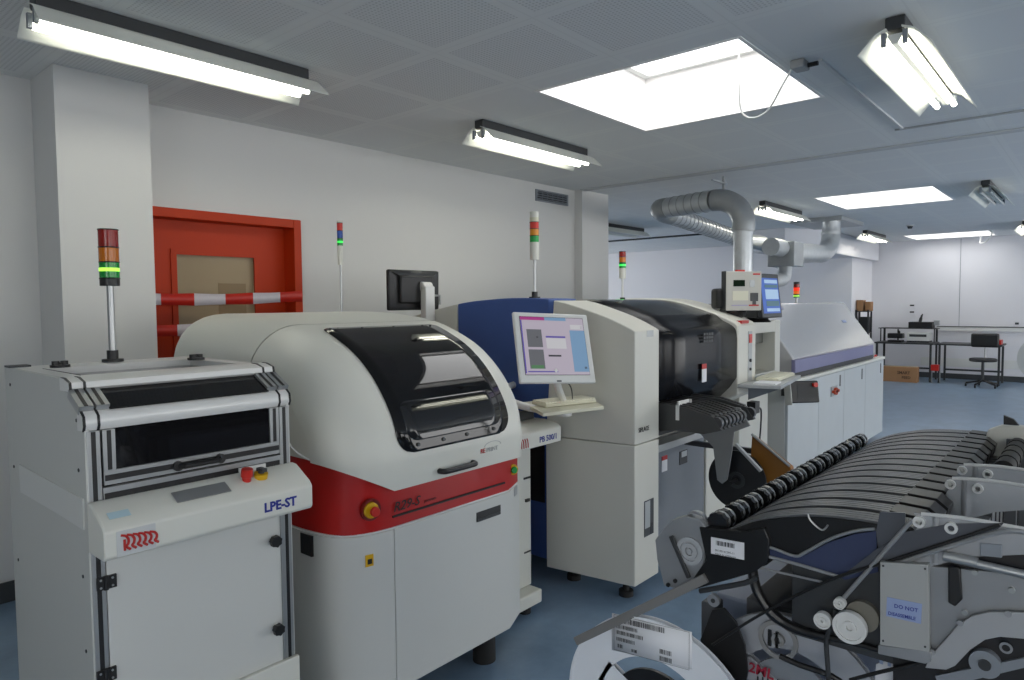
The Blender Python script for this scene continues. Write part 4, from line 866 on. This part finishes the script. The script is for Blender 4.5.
def far_eq():
    t = thing('rework_station', 'black and white rework device on the far bench shelf side', 'device', (15.8, 2.85, .765))
    b = MB(); b.box(15.6, 15.95, 2.62, 3.0, .80, .96); b.box(15.6, 15.95, 2.62, 3.0, .765, .80, 1); b.box(15.595, 15.6, 2.66, 2.96, .88, .93, 1); b.build('body', [whitep, dgrey], t, bevel=.006)
    t2 = thing('soldering_unit', 'black device with upright handle on the upper shelf of the far bench', 'device', (15.95, 2.8, 1.045))
    b = MB(); b.box(15.8, 16.1, 2.6, 3.02, 1.045, 1.17); b.build('body', black, t2, bevel=.01)
    b = MB(); b.tube([(15.85, 2.82, 1.17), (15.85, 2.8, 1.27), (15.85, 2.78, 1.33)], [.03, .02, .012], sub=3); b.build('handle', black, t2)
    b = MB(); b.box(15.95, 16.05, 2.45+.06, 2.6, 1.10, 1.20); b.build('side_lamp', mgrey, t2)
    t3 = thing('microscope', 'dark bench microscope on the left of the far bench', 'microscope', (15.75, 3.2, .765))
    b = MB(); b.box(15.6, 15.85, 3.1, 3.35, .765, .80); b.build('base', black, t3); b = MB(); b.cyl((15.8, 3.2, .8), (15.8, 3.2, 1.22-.2), .015); b.build('column', dgrey, t3)
    b = MB(); b.box(15.62, 15.8, 3.08, 3.36, .84, .94); b.cyl((15.65, 3.15, .94), (15.60, 3.15, .99), .025); b.build('head', black, t3, bevel=.015)
far_eq()
t = thing('tool_holder', 'red and black tools piled on the right far bench', 'tools', (15.75, 1.6, .765))
b = MB(); b.box(15.6, 15.9, 1.45, 1.68, .765, .85); b.build('tray', redp, t, bevel=.01); b = MB(); b.tube([(15.7, 1.5, .84), (15.72, 1.6, .93), (15.7, 1.75, .86)], .02); b.cyl((15.75, 1.55, .84), (15.75, 1.55, .92), .03); b.build('tools', dgrey, t)
# office chair
t = thing('office_chair', 'black office chair standing before the right far bench', 'chair', (15.2, 1.68, 0))
cx, cy = 15.2, 1.68
b = MB(); b.prism(arc(cx, cy, .22, 0, 360, 20)[:-1], 'z', .47, .53); b.build('seat', black, t, bevel=.02)
b = MB(); b.box(cx+.17, cx+.23, cy-.22, cy+.22, .72, .98); b.build('backrest', black, t, bevel=.03)
b = MB(); b.tube([(cx+.05, cy, .46), (cx+.24, cy, .48), (cx+.25, cy, .7), (cx+.22, cy, .8)], .015); b.build('back_bracket', alu, t)
b = MB(); b.cyl((cx, cy, .1), (cx, cy, .47), .025); b.build('column', dgrey, t)
for k in range(5):
    a = 2*PI*k/5+.3; b = MB(); e = (cx+.26*math.cos(a), cy+.26*math.sin(a), .06); b.tube([(cx, cy, .12), e], .016, sub=1); ar = b.build('leg', black, t)
    b = MB(); b.cyl((e[0], e[1]-.012, .03), (e[0], e[1]+.012, .03), .03, seg=12); b.build('castor', black, ar)
t = thing('cardboard_box', 'long brown cardboard box on the floor in front of the far bench', 'box', (15.35, 3.05, 0))
b = MB(); b.box(15.2, 15.42, 2.74, 3.36, 0, .30); b.build('carton', carton, t, bevel=.004)
b = MB(); b.box(15.21, 15.41, 2.745, 3.355, .300, .302); b.build('flap_tape', brownp, t)
text('SMART', .08, (15.197, 3.08, .16), (0, -1, 0), Z_, mat('carton_print', '#4d3826', .8), t, sx=.9, bold=.002)
text('FEED', .07, (15.197, 3.00, .07), (0, -1, 0), Z_, mat('carton_print', '#4d3826', .8), t, bold=.002)
t = thing('waste_bin', 'small red bin on a stand between the two far benches', 'bin', (15.40, 2.50, 0))
b = MB(); b.box(15.33, 15.43, 2.40, 2.53, .24, .36); b.build('bin', redp, t, bevel=.005)
for yy in (2.375, 2.51): b = MB(); b.box(15.37, 15.39, yy, yy+.015, 0, .24); b.build('leg', alu, t)
for k, (zc, lab) in enumerate(((1.50, 'upper white paper notice with dark print on the far wall'), (1.36, 'lower white paper notice with dark print on the far wall'))):
    t = thing('notice', lab, 'sign', (16.44, 3.15, zc-.05), group='paper notices on the far wall'); b = MB(); b.box(16.443, 16.449, 3.02, 3.30, zc-.06, zc+.06); b.build('sheet', paper, t); b = MB(); b.box(16.441, 16.443, 3.04, 3.12, zc-.015, zc+.015); b.build('print', txtb, t)
# stand with cartons left of the bench
t = thing('storage_rack', 'dark narrow rack left of the far bench carrying two cartons', 'rack', (15.3, 3.75, 0))
for yy in (3.60, 3.82):
    for xx in (15.0+.15, 15.40): b = MB(); b.box(xx, xx+.03, yy, yy+.03, 0, 1.42); b.build('post', dgrey, t)
b = MB(); 
for z in (.5, .95, 1.38): b.box(15.15, 15.43, 3.60, 3.85, z, z+.02)
b.build('shelves', dgrey, t)
b = MB(); b.box(15.2, 15.38, 3.62, 3.80, .97, 1.28); o = b.build('equipment_case', black, bevel=.01); tag(o, 'black case on the middle shelf of the far rack', 'case')
b = MB(); b.box(15.18, 15.4, 3.72, 3.84, 1.40, 1.62); o = b.build('carton', carton, bevel=.004); tag(o, 'left brown carton on top of the far rack', 'box', 'cartons on the far rack')
b = MB(); b.box(15.2, 15.4, 3.58, 3.68, 1.40, 1.585); o = b.build('carton', carton, bevel=.004); tag(o, 'right smaller brown carton on top of the far rack', 'box', 'cartons on the far rack')
b = MB(); b.box(16.44, 16.449, 1.26, 1.32, 1.12, 1.16); o = b.build('wall_socket', dgrey); tag(o, 'tiny dark socket above the trunking at far right', 'socket')
# pale disc at right edge
t = thing('cable_drum', 'pale grey round drum cut by the right edge of the picture', 'drum', (9.0, .56, 0))
ed = atx(1017, 358, 9.0); zc = ed.z; ry = .26
b = MB(); b.ring((9.0, ed.y-ry, zc), X_, ry, .05, .03, seg=48); b.ring((9.16, ed.y-ry, zc), X_, ry, .05, .03, seg=48); b.build('flange', lgrey, t)
b = MB(); b.cyl((9.0, ed.y-ry, zc), (9.16, ed.y-ry, zc), .12, seg=32); b.build('core', mgrey, t)
b = MB(); b.cyl((9.08, ed.y-ry, 0), (9.08, ed.y-ry, zc-.1), .025); b.cyl((9.08, ed.y-ry, 0), (9.08, ed.y-ry, .03), .2); b.build('stand', mgrey, t)

# ================================================================== FEEDER TROLLEY (right foreground)
frame_m = mat('trolley_frame_grey', '#55585c', .45, .4)
pan_m = mat('trolley_panel_bluegrey', '#9aa4b8', .5)
tr = thing('feeder_trolley', 'grey feeder changeover trolley loaded with tape feeders in the right foreground', 'trolley', (1.65, .15, 0))
b = MB()
for yy in (-.25, .56):
    b.box(1.25, 2.1, yy, yy+.05, .14, .19)
for xx in (1.25, 2.05): b.box(xx, xx+.05, -.20, .56, .14, .19)
b.build('base_frame', frame_m, tr, bevel=.005)
for xx in (1.27, 2.05):
    for yy in (-.22, .57):
        b = MB(); b.box(xx, xx+.04, yy, yy+.03, .19, 1.0); b.build('post', frame_m, tr, bevel=.003)
        b = MB(); b.cyl((xx+.02, yy, .06), (xx+.02, yy+.03, .06), .06, seg=20); b.box(xx+.005, xx+.035, yy-.008, yy, .05, .14, 1); b.build('castor', [rubber, frame_m], tr)
b = MB(); b.box(1.36, 2.03, -.18, .61, .20, .985); b.build('body_panel', pan_m, tr, bevel=.006)
b = MB(); b.box(1.30, 2.12, -.25, .52, .985, 1.02); b.build('deck', frame_m, tr, bevel=.004)
eb = [yz(984, 442, 2.13), yz(988, 430, 2.13), yz(1003, 425, 2.13), yz(1030, 427, 2.13), yz(1090, 440, 2.13), yz(1090, 520, 2.13), yz(984, 520, 2.13)]
b = MB(); b.prism(eb, 'x', 2.13, 2.16); b.prism([(eb[-1][0], 1.0), (eb[-2][0], 1.0), (eb[-2][0], 1.2), (eb[-1][0], 1.2)], 'x', 2.115, 2.135); b.build('end_plate', cream2, tr, bevel=.003)
b = MB(); b.prism([yz(1004, 426, 2.15), yz(1004, 415, 2.15), yz(1014, 419, 2.15), yz(1021, 427, 2.15)], 'x', 2.14, 2.155); b.build('release_lever', black, tr)
b = MB()
for k in range(9): b.cyl((1.78+.036*k, .155, 1.238), (1.812+.036*k, .155, 1.238), .020-.002*(k % 2), seg=16)
b.build('end_roller', rubber, tr)
b = MB(); b.box(1.76, 1.77, .13, .18, 1.02, 1.25); b.build('roller_bracket', frame_m, tr); b = MB(); b.box(2.11, 2.12, .13, .18, 1.02, 1.25); b.build('roller_bracket', frame_m, tr)
q0 = yz(880, 655, 1.25); q1 = yz(942, 682, 1.25)
b = MB(); b.prism([yz(876, 664, 1.25), yz(898, 658, 1.25), yz(945, 668, 1.25), yz(945, 700, 1.25), yz(874, 700, 1.25)], 'x', 1.25, 1.252)
for k in range(6): b.prism([(q0[0]-.012*k, q0[1]+.002), (q0[0]-.012*k-.005, q0[1]+.001), (q0[0]-.012*k-.005, q1[1]), (q0[0]-.012*k, q1[1])], 'x', 1.2485, 1.2495, 1)
b.build('striped_sheet', [paper, mat('pale_blue_stripe', '#9fb0cc', .6)], tr)

lane_m = mat('tape_cover_grey', '#5f6163', .32, .3, var=.08, scale=25)
fblk = mat('feeder_black', '#121213', .35)
plate_m = mat('feeder_plate_metal', '#96989a', .34, .4, var=.08, scale=18)
bus_m = mat('bushing_white', '#c9cac8', .4)
navy = mat('smoky_blue_plate', '#39405c', .25)
FXN, PITCH, NF, FW = 1.20, .0685, 15, .0545
def Q(px, py): return yz(px, py, FXN)
def V(px, py, x=FXN): return atx(px, py, x)
TOP = smooth2([(.565, 1.140), (.535, 1.165), (.50, 1.192), (.455, 1.215), (.40, 1.232), (.355, 1.241), (.30, 1.246), (.25, 1.247), (.222, 1.245)], 4)
def build_feeder(name_lab):
    f = thing('tape_feeder', name_lab, 'feeder', (FXN, .35, 1.02), group='tape feeders on the trolley')
    low = [(.222, 1.225), Q(876, 530), Q(850, 532), Q(828, 540), Q(806, 553), Q(790, 556), Q(770, 547), Q(767, 565), Q(745, 573), Q(700, 577), Q(699, 530), (.60, 1.165)]
    b = MB(); b.prism([(y, z-.004) for y, z in TOP]+low, 'x', FXN, FXN+FW); b.build('body', fblk, f, bevel=.0015)
    b = MB(); n = 4; lw = (FW-.003)/n
    for k in range(n):
        x0 = FXN+.002+k*lw; x1 = x0+lw-.0022
        pts = TOP[4:]; R = [[(x0, y, z-.0035), (x0, y, z), (x1, y, z), (x1, y, z-.0035)] for y, z in pts]
        b.grid(R)
    b.build('cover_lanes', lane_m, f, sharp=30)
    b = MB(); b.prism([(.265, 1.2495), (.218, 1.2475), (.200, 1.233), (.204, 1.210), (.25, 1.215)], 'x', FXN+.001, FXN+FW-.001)
    b.build('end_cap', fblk, f, bevel=.001)
    for k in range(2):
        b = MB(); x0 = FXN+.004+k*.024
        b.cyl((x0, .538, 1.189), (x0+.013, .538, 1.189), .020, seg=20, teeth=.12); b.cyl((x0+.013, .538, 1.189), (x0+.021, .538, 1.189), .0185, seg=20, m=1)
        b.build('sprocket', [mat('sprocket_metal', '#3a3b3d', .22, .8), alu], f)  # bright spacers added to mimic highlights along the sprocket row
    b = MB(); b.box(FXN+.006, FXN+FW-.006, .15, .40, 1.02, 1.20); b.build('slide_rail', dgrey, f)
    return f
def lever(f, x):
    pts = [(.205, 1.262), (.215, 1.272), (.15, 1.277), (.08, 1.276), (-.14, 1.27), (-.14, 1.24), (.06, 1.245), (.14, 1.222), (.215, 1.182), (.25, 1.168)]
    b = MB(); b.prism(pts, 'x', x, x+.003); lv = b.build('lever_plate', clear_m, f)
    for y, z in ((.207, 1.262), (.165, 1.261)):
        b = MB(); b.ring((x-.002, y, z), X_, .0085, .0045, .012, seg=20); b.cyl((x, y, z), (x+.02, y, z), .0048); b.build('bushing', bus_m, lv)
    b = MB(); b.tube([(x, .205, 1.2735), (x, .15, 1.278), (x, .08, 1.277), (x, -.14, 1.271)], .0028, seg=8, sub=3); b.build('top_rib', bus_m, lv)
    b = MB(); b.cyl((x+.008, .186, 1.20), (x+.008, .186, 1.272), .009); b.build('post', plate_m, lv)
base = build_feeder('nearest tape feeder on the trolley, with reel wheel, barcode label and metal side plates')
generic = None; feeders = [base]
def dupf(src, lab, dx):
    c = copy_tree(src); c.location.x += dx; c['label'] = lab; return c
for i in range(1, NF):
    if i == 1: lab = 'black slotted tape feeder directly behind the nearest one on the trolley'
    elif i == NF-1: lab = 'farthest tape feeder on the trolley, next to the cream end plate'
    else: lab = 'black tape feeder with grey ribbed top in the middle of the trolley row'
    feeders.append(dupf(base, lab, PITCH*i))
for i in (4, 6):
    f = feeders[i]; off0 = OFF[f.name]; OFF[f.name] = Vector(f.location); lever(f, FXN+PITCH*i); OFF[f.name] = off0
# ---- everything that only the nearest feeder shows
X1 = FXN-.004
def PR(nm, pts, m, x0=X1, x1=FXN-.0005, par=base, bevel=.0, xq=None):
    b = MB(); b.prism([yz(px, py, xq or x0) for px, py in pts], 'x', x0, x1); return b.build(nm, m, par, bevel=bevel)
lever(base, FXN-.006)
# rounded metal nose and tape wheel
PR('nose_plate', [(664, 586), (657, 560), (655, 540), (664, 528), (672, 520), (686, 516), (700, 520), (706, 527), (704, 560), (700, 578), (690, 592)], plate_m, FXN-.006, FXN+.02, bevel=.002)
wc = V(690, 551, FXN-.008); b = MB(); b.ring(wc, X_, .0265, .019, .006, seg=40); b.ring(wc-X_*.001, X_, .0155, .0085, .007, seg=32); b.cyl(wc-X_*.004, wc+X_*.002, .005); b.cyl(wc+X_*.0005, wc+X_*.002, .026, seg=32)
b.build('tape_wheel', mat('clear_grey_wheel', '#b3b5b7', .25, .2), base)
b = MB(); b.ring(V(697, 522, FXN+.01), X_, .022, .019, .01, seg=32); b.build('wheel_guard', plate_m, base)
b = MB(); a, c = V(671, 536, FXN-.012), V(689, 578, FXN-.012); b.obox((a+c)/2, (c-a)/2, X_*.003, (c-a).cross(X_).normalized()*.004); b.build('pivot_lever', dgrey, base, bevel=.001)
b = MB(); a, c = V(706, 578, FXN-.014), V(576, 641, 1.150); b.obox((a+c)/2, (c-a)/2, X_*.004, (c-a).cross(X_).normalized()*.0085); b.build('tape_guide_arm', mat('arm_dark_metal', '#807e7c', .4, .3), base, bevel=.001)
for px, py in ((675, 581), (668, 585)):
    b = MB(); q = V(px, py, FXN-.0145); b.cyl(q-X_*.001, q+X_*.002, .004); b.build('screw', black, base)
PR('black_housing', [(699, 527), (745, 532), (764, 528), (769, 540), (768, 562), (755, 572), (742, 576), (693, 590), (689, 584), (706, 560)], fblk, FXN-.010, FXN+.01, bevel=.0015)
lbp = [(711, 537), (744, 543), (744, 560), (711, 553.5)]
lbl = PR('barcode_label', lbp, paper, FXN-.0112, FXN-.0100)
r_ = (V(744, 543, FXN-.012)-V(711, 537, FXN-.012)).normalized()
b = MB(); 
for k in range(17):
    w = .0006+.0006*(k*7 % 3); s = V(716, 540.5, FXN-.0115)+r_*.0021*k; b.add([s, s+r_*w, s+r_*w-Z_*.0085, s-Z_*.0085], [(0,1,2,3)])
b.build('barcode', txtb, lbl, solid=.0002)
s = V(715, 551, FXN-.0115); text('SN 00141290-11', .0055, s, r_, Z_, txtb, lbl, depth=.0001); text('MADE IN GERMANY', .0045, s-Z_*.0065, r_, Z_, txtb, lbl, depth=.0001)
b = MB(); b.tube([V(x_, y_, FXN-.006) for x_, y_ in ((700, 591), (745, 583), (757, 577))], .005, seg=8, sub=3); b.build('lower_rail', dgrey, base)
b = MB()
b.tube([V(x_, y_, FXN-.004) for x_, y_ in ((762, 545), (775, 549), (795, 556), (806, 552), (830, 539), (855, 531), (875, 529))], .0028, seg=8); b.build('edge_trim', alu, base)
PR('blue_side_plate', [(770, 549), (795, 558), (806, 555), (830, 542), (855, 534), (876, 531), (878, 572), (845, 580), (838, 576), (770, 556)], navy, FXN-.003, FXN+.001)
b = MB(); b.tube([V(x_, y_, FXN-.003) for x_, y_ in ((808, 514), (811, 521), (822, 530), (828, 525))], .0016, seg=6); b.build('wire_spring', alu, base)
PR('grey_web', [(876, 531), (880, 512), (905, 513), (905, 530), (880, 562)], mat('clear_web', '#4f5258', .3), FXN-.003, FXN+.001)
b = MB(); b.tube([V(x_, y_, FXN-.005) for x_, y_ in ((766, 556), (800, 565), (840, 577))], .003, seg=8, sub=2); b.tube([V(x_, y_, FXN-.003) for x_, y_ in ((760, 568), (800, 577), (822, 582))], .0022, seg=8, sub=2); b.build('lower_edge', plate_m, base)
PR('diagonal_plate', [(838, 579), (878, 548), (905, 532), (950, 524), (1004, 523), (998, 529), (940, 546), (880, 566)], mat('clear_dark_web', '#54565c', .25, .2), FXN-.009, FXN-.006)
b = MB(); b.tube([V(x_, y_, FXN-.012) for x_, y_ in ((712, 645), (765, 612), (830, 580), (880, 564), (940, 545), (1000, 525))], .0026, seg=8); b.build('control_cable', black, base)
b = MB(); b.tube([V(x_, y_, FXN-.008) for x_, y_ in ((1030, 533), (1000, 532), (940, 549), (885, 568))], .004, seg=8); b.build('plate_edge', plate_m, base)
PR('dark_bay', [(893, 566), (940, 552), (1000, 536), (1035, 534), (1035, 700), (893, 700)], mat('bay_dark', '#17171a', .5), FXN+.004, FXN+.03)
PR('back_plate', [(929, 566), (1035, 576), (1035, 618), (1000, 614), (975, 616), (955, 628), (930, 655)], plate_m, FXN-.002, FXN+.003)
b = MB(); b.cyl(V(944, 556, FXN-.012), V(978, 563, FXN-.012), .0075, seg=16); b.cyl(V(978, 564, FXN-.012), V(1040, 578, FXN-.012), .0062, seg=16); b.build('push_rod', alu, base)
PR('slide_block', [(980, 543), (1002, 545), (1002, 558), (980, 556)], grey_m, FXN-.008, FXN+.004, bevel=.001)
PR('connector', [(948, 566), (960, 568), (962, 600), (955, 607), (948, 603)], black, FXN-.012, FXN-.003, bevel=.002)
b = MB()
for px, py in ((975, 572), (1012, 590), (965, 612)): q = V(px, py, FXN-.004); b.cyl(q-X_*.004, q+X_*.002, .004, seg=12)
b.build('plate_screws', alu, base)
q = V(985, 664, FXN-.006); b = MB(); b.cyl(q-X_*.003, q+X_*.02, .020, seg=24); b.cyl(q-X_*.006, q-X_*.003, .008, seg=16, m=1); b.build('motor', [grey_m, dgrey], base)
q = V(1006, 648, FXN-.0135); b = MB(); b.ring(q, X_, .008, .005, .002, seg=20); b.cyl(q, q+X_*.001, .005, m=1); b.build('bracket_eye', [plate_m, black], base)
PR('cross_member', [(935, 676), (1040, 655), (1040, 664), (940, 688)], grey_m, FXN-.002, FXN+.004)
cb_ = PR('control_board_box', [(880, 562), (928, 565), (929, 652), (880, 645)], mat('board_box_grey', '#9fa19f', .5), FXN-.02, FXN-.004, bevel=.0008, xq=FXN-.02)
PR('box_flange', [(878, 645), (931, 652), (931, 662), (925, 664), (878, 654)], plate_m, FXN-.02, FXN-.006, bevel=.001, xq=FXN-.02)
PR('blue_label', [(887, 597), (922, 604), (921, 624), (886, 616)], mat('pale_blue_sticker', '#8f9fc4', .5), FXN-.0208, FXN-.0201, par=cb_)
X2 = FXN-.0212; r_ = (V(922, 604, X2)-V(887, 597, X2)).normalized()
text('DO NOT', .0085, V(894, 607.5, X2), r_, Z_, txtblue, cb_, depth=.0001, sx=.95, bold=.0001); text('DISASSEMBLE', .0075, V(888, 614.5, X2), r_, Z_, txtblue, cb_, depth=.0001, sx=.86, bold=.0001)
b = MB()
for px, py in ((883, 641), (925, 647), (883, 566), (925, 569)): q = V(px, py, X2); b.cyl(q, q+X_*.002, .0016, seg=8)
b.build('box_screws', dgrey, cb_)
PR('curved_bracket', [(930, 656), (945, 640), (958, 625), (972, 616), (990, 612), (1035, 613), (1035, 640), (1000, 637), (985, 640), (970, 650), (955, 666), (946, 670), (925, 668)], mat('bracket_alu', '#a3a5a7', .4, .2), FXN-.012, FXN-.006, bevel=.001)
b = MB()
for px, py in ((960, 623), (1008, 614), (932, 652)): q = V(px, py, FXN-.013); b.cyl(q-X_*.002, q+X_*.002, .0045, seg=12)
b.build('bracket_screws', plate_m, base)
# guide pulleys
for px, py, rr, nm in ((850, 627, .0255, 'guide_pulley'), (823, 620, .0135, 'guide_pulley'), (840, 603, .009, 'guide_pulley')):
    q = V(px, py, FXN-.02); b = MB(); b.ring(q, X_, rr, rr*.8, .012, seg=36); b.ring(q+X_*.001, X_, rr*.8, rr*.3, .006, seg=36); b.ring(q-X_*.001, X_, rr*.42, rr*.2, .010, seg=20); b.cyl(q, q+X_*.03, rr*.2); b.build(nm, mat('pulley_white', '#d4d5d3', .4), base)
q = V(862, 617, FXN-.005); b = MB(); b.cyl(q, q+X_*.012, .025, seg=28); b.build('pulley_back', mat('beige_pulley', '#77746a', .5), base)
b = MB(); b.tube([V(912, 520, FXN-.008), V(842, 600, FXN-.014)], .0035, seg=8, sub=1); b.build('pulley_strut', plate_m, base)
b = MB(); a, c = V(826, 640, FXN-.006), V(830, 700, FXN-.006); b.tube([V(836, 610, FXN-.006), a, c], .004, sub=1); b.build('drop_rod', dgrey, base)
q = V(714, 600, FXN-.008); b = MB(); b.cyl(q-X_*.004, q+X_*.004, .0115, seg=28); b.cyl(q-X_*.0055, q-X_*.004, .004, m=1); b.cyl(V(712, 590, FXN-.008), V(712, 594, FXN-.008), .001); b.build('idler', [plate_m, dgrey], base)
PR('reel_bracket', [(712, 610), (724, 608), (736, 622), (745, 645), (748, 672), (742, 700), (728, 700), (700, 640)], black, FXN+.012, FXN+.016, bevel=.001)
b = MB(); b.tube([V(x_, y_, FXN+.0) for x_, y_ in ((752, 568), (757, 590), (770, 611), (788, 625), (812, 634), (850, 642), (885, 652))], [.009, .009, .010, .009, .008, .006, .005], seg=10); b.build('black_tape_chute', fblk, base)
b = MB(); b.tube([V(x_, y_, FXN-.002) for x_, y_ in ((780, 656), (800, 665), (832, 676), (850, 690))], .005, seg=8, sub=3); b.tube([V(x_, y_, FXN-.002) for x_, y_ in ((850, 680), (880, 672), (915, 664), (940, 655))], .0032, seg=8, sub=3); b.build('wiring', black, base)
# ---- reels hanging from the trolley
def reel(cx, cy, cz, R, nm, lab, m, mtape, hubm):
    t = thing('component_reel', lab, 'reel', (cx, cy, cz-R), group='component reels on the trolley')
    for dx in (0, .011):
        b = MB(); b.ring((cx+dx, cy, cz), X_, R, R*.62, .0012, seg=72); b.ring((cx+dx-(.0006 if dx == 0 else -.0006), cy, cz), X_, R, R*.965, .003, seg=72)
        for k in range(3):
            a = 2*PI*k/3+.5; w_ = R*.13; d_ = Vector((0, math.cos(a), math.sin(a))); e_ = X_.cross(d_)
            b.obox(Vector((cx+dx, cy, cz))+d_*R*.42, d_*R*.24, e_*w_, X_*.0006)
        b.ring((cx+dx, cy, cz), X_, R*.26, .012, .0016, seg=32); b.build('flange', m, t)
    b = MB(); b.ring((cx+.0055, cy, cz), X_, R*.5, R*.24, .008, seg=48); b.build('tape_roll', mtape, t)
    b = MB(); b.cyl((cx-.006, cy, cz), (1.362, cy, cz), .0115); b.build('spindle', hubm, t)
    return t
rw = mat('reel_white', '#e2e5ea', .35)
RXA = 1.165
ra = reel(RXA, .644, .779, .206, 'reel', 'large white component reel with printed barcode label, at bottom centre', rw, black, grey_m)
xq = RXA-.0024
def RV(px, py): return atx(px, py, xq)
b = MB(); b.add([RV(612, 613), RV(692, 632), RV(692, 669), RV(612, 650)], [(0,1,2,3)]); rl_ = b.build('paper_label', paper, ra, solid=.0004)
RU = (RV(692, 632)-RV(612, 613)); RL = RU.length; RU.normalize(); RD = (RV(612, 650)-RV(612, 613)); RDL = RD.length; RD.normalize()
def bars(u0, u1, v0, v1, n, seed):
    b = MB(); rnd = random.Random(seed); u = u0
    while u < u1:
        w = rnd.choice((.004, .007, .010)); p = RV(612, 613)-X_*.0008+RU*RL*u+RD*RDL*v0
        b.add([p, p+RU*RL*w, p+RU*RL*w+RD*RDL*(v1-v0), p+RD*RDL*(v1-v0)], [(0,1,2,3)]); u += w+rnd.choice((.004, .006, .009))
    b.build('barcode', txtb, rl_)
bars(.06, .68, .06, .20, 0, 1); bars(.06, .34, .26, .36, 0, 2); bars(.06, .40, .42, .52, 0, 3); bars(.06, .30, .60, .70, 0, 4); bars(.62, .76, .62, .74, 0, 5); bars(.62, .76, .80, .92, 0, 6); bars(.08, .15, .78, .88, 0, 7); bars(.26, .34, .82, .90, 0, 8)
b = MB()
for (u0, v0, u1, v1) in ((.03, .02, .97, .02), (.03, .96, .97, .96), (.03, .02, .03, .96), (.97, .02, .97, .96)):
    p = RV(612, 613)-X_*.0006; b.tube([p+RU*RL*u0+RD*RDL*v0, p+RU*RL*u1+RD*RDL*v1], .0003, seg=4, sub=1)
b.build('label_border', dgrey, rl_)
c2 = V(790, 705, 1.26)
rb2 = reel(1.262, c2.y, c2.z, .165, 'reel', 'clear component reel with red handwriting behind the white one', mat('reel_pale', '#a7aab0', .35), grey_m, grey_m)
s = atx(748, 671, 1.252); text('2ML', .027, s+Vector((0, -.0, 0)), (0, 1, 0) if False else (0, -1, 0), (0, -.12, 1), mat('red_marker', '#a02038', .6), rb2, depth=.0003, bold=.0006)
b = MB()
for k in range(8): p = atx(757+k*5, 676+k*.8, 1.256); b.add([p, p-Y_*.003, p-Y_*.003-Z_*.02, p-Z_*.02], [(0,1,2,3)])
b.build('barcode', txtb, rb2)
c3 = V(778, 640, 1.255); b = MB(); b.ring(c3, X_, .036, .028, .004, seg=32); b.ring(c3, X_, .012, .006, .006, seg=20); b.box(c3.x-.003, c3.x, c3.y+.012, c3.y+.018, c3.z-.015, c3.z+.015, 1); b.box(c3.x-.003, c3.x, c3.y-.001, c3.y+.004, c3.z-.015, c3.z+.015, 1); b.build('hub_plate', [mat('hub_grey', '#8d8d8c', .5), black], rb2)


# ================================================================== CAMERA, LIGHT, WORLD
cd = bpy.data.cameras.new('camera'); cam = bpy.data.objects.new('camera', cd); COL.objects.link(cam)
M3 = Matrix((Rv, Uv, -Wv)).transposed(); cam.matrix_world = Matrix.Translation(CAM) @ M3.to_4x4()
cd.sensor_width = 36; cd.lens = F_PX*36/1024; cd.clip_start = .05; cd.clip_end = 100
SC.camera = cam
w = bpy.data.worlds.new('overcast_sky'); SC.world = w; w.use_nodes = True
bg = w.node_tree.nodes['Background']; bg.inputs[0].default_value = (1.0, .985, .965, 1); bg.inputs[1].default_value = 6.6
for n, (a, c, d, e) in enumerate(SKY):
    l = bpy.data.lights.new('skylight_portal', 'AREA'); l.shape = 'RECTANGLE'; l.size = c-a; l.size_y = e-d; l.cycles.is_portal = True
    o = bpy.data.objects.new('skylight_portal', l); o.location = ((a+c)/2, (d+e)/2, H+.44); COL.objects.link(o)
for a, c in WIN:
    l = bpy.data.lights.new('window_portal', 'AREA'); l.shape = 'RECTANGLE'; l.size = c-a; l.size_y = 1.7 if a < 6 else 2.3; l.cycles.is_portal = True
    o = bpy.data.objects.new('window_portal', l); o.location = ((a+c)/2, -5.22, 1.75 if a < 6 else 1.45); o.rotation_euler = (PI/2, 0, 0); COL.objects.link(o)
l = bpy.data.lights.new('window_portal', 'AREA'); l.shape = 'RECTANGLE'; l.size = 6; l.size_y = 1.7; l.cycles.is_portal = True
o = bpy.data.objects.new('window_portal', l); o.location = (10.6, 11.22, 1.75); o.rotation_euler = (-PI/2, 0, 0); COL.objects.link(o)
l = bpy.data.lights.new('window_portal', 'AREA'); l.shape = 'RECTANGLE'; l.size = 1.7; l.size_y = 2.4; l.cycles.is_portal = True
o = bpy.data.objects.new('window_portal', l); o.location = (-3.22, -1.0, 1.75); o.rotation_euler = (0, -PI/2, 0); COL.objects.link(o)
vs = SC.view_settings; vs.view_transform = 'Standard'; vs.look = 'None'; vs.exposure = -.16; vs.gamma = 1; vs.use_curve_mapping = False
SC.cycles.use_denoising = True
SC.cycles.max_bounces = 10; SC.cycles.diffuse_bounces = 6; SC.cycles.sample_clamp_indirect = 6; SC.cycles.caustics_reflective = False; SC.cycles.caustics_refractive = False
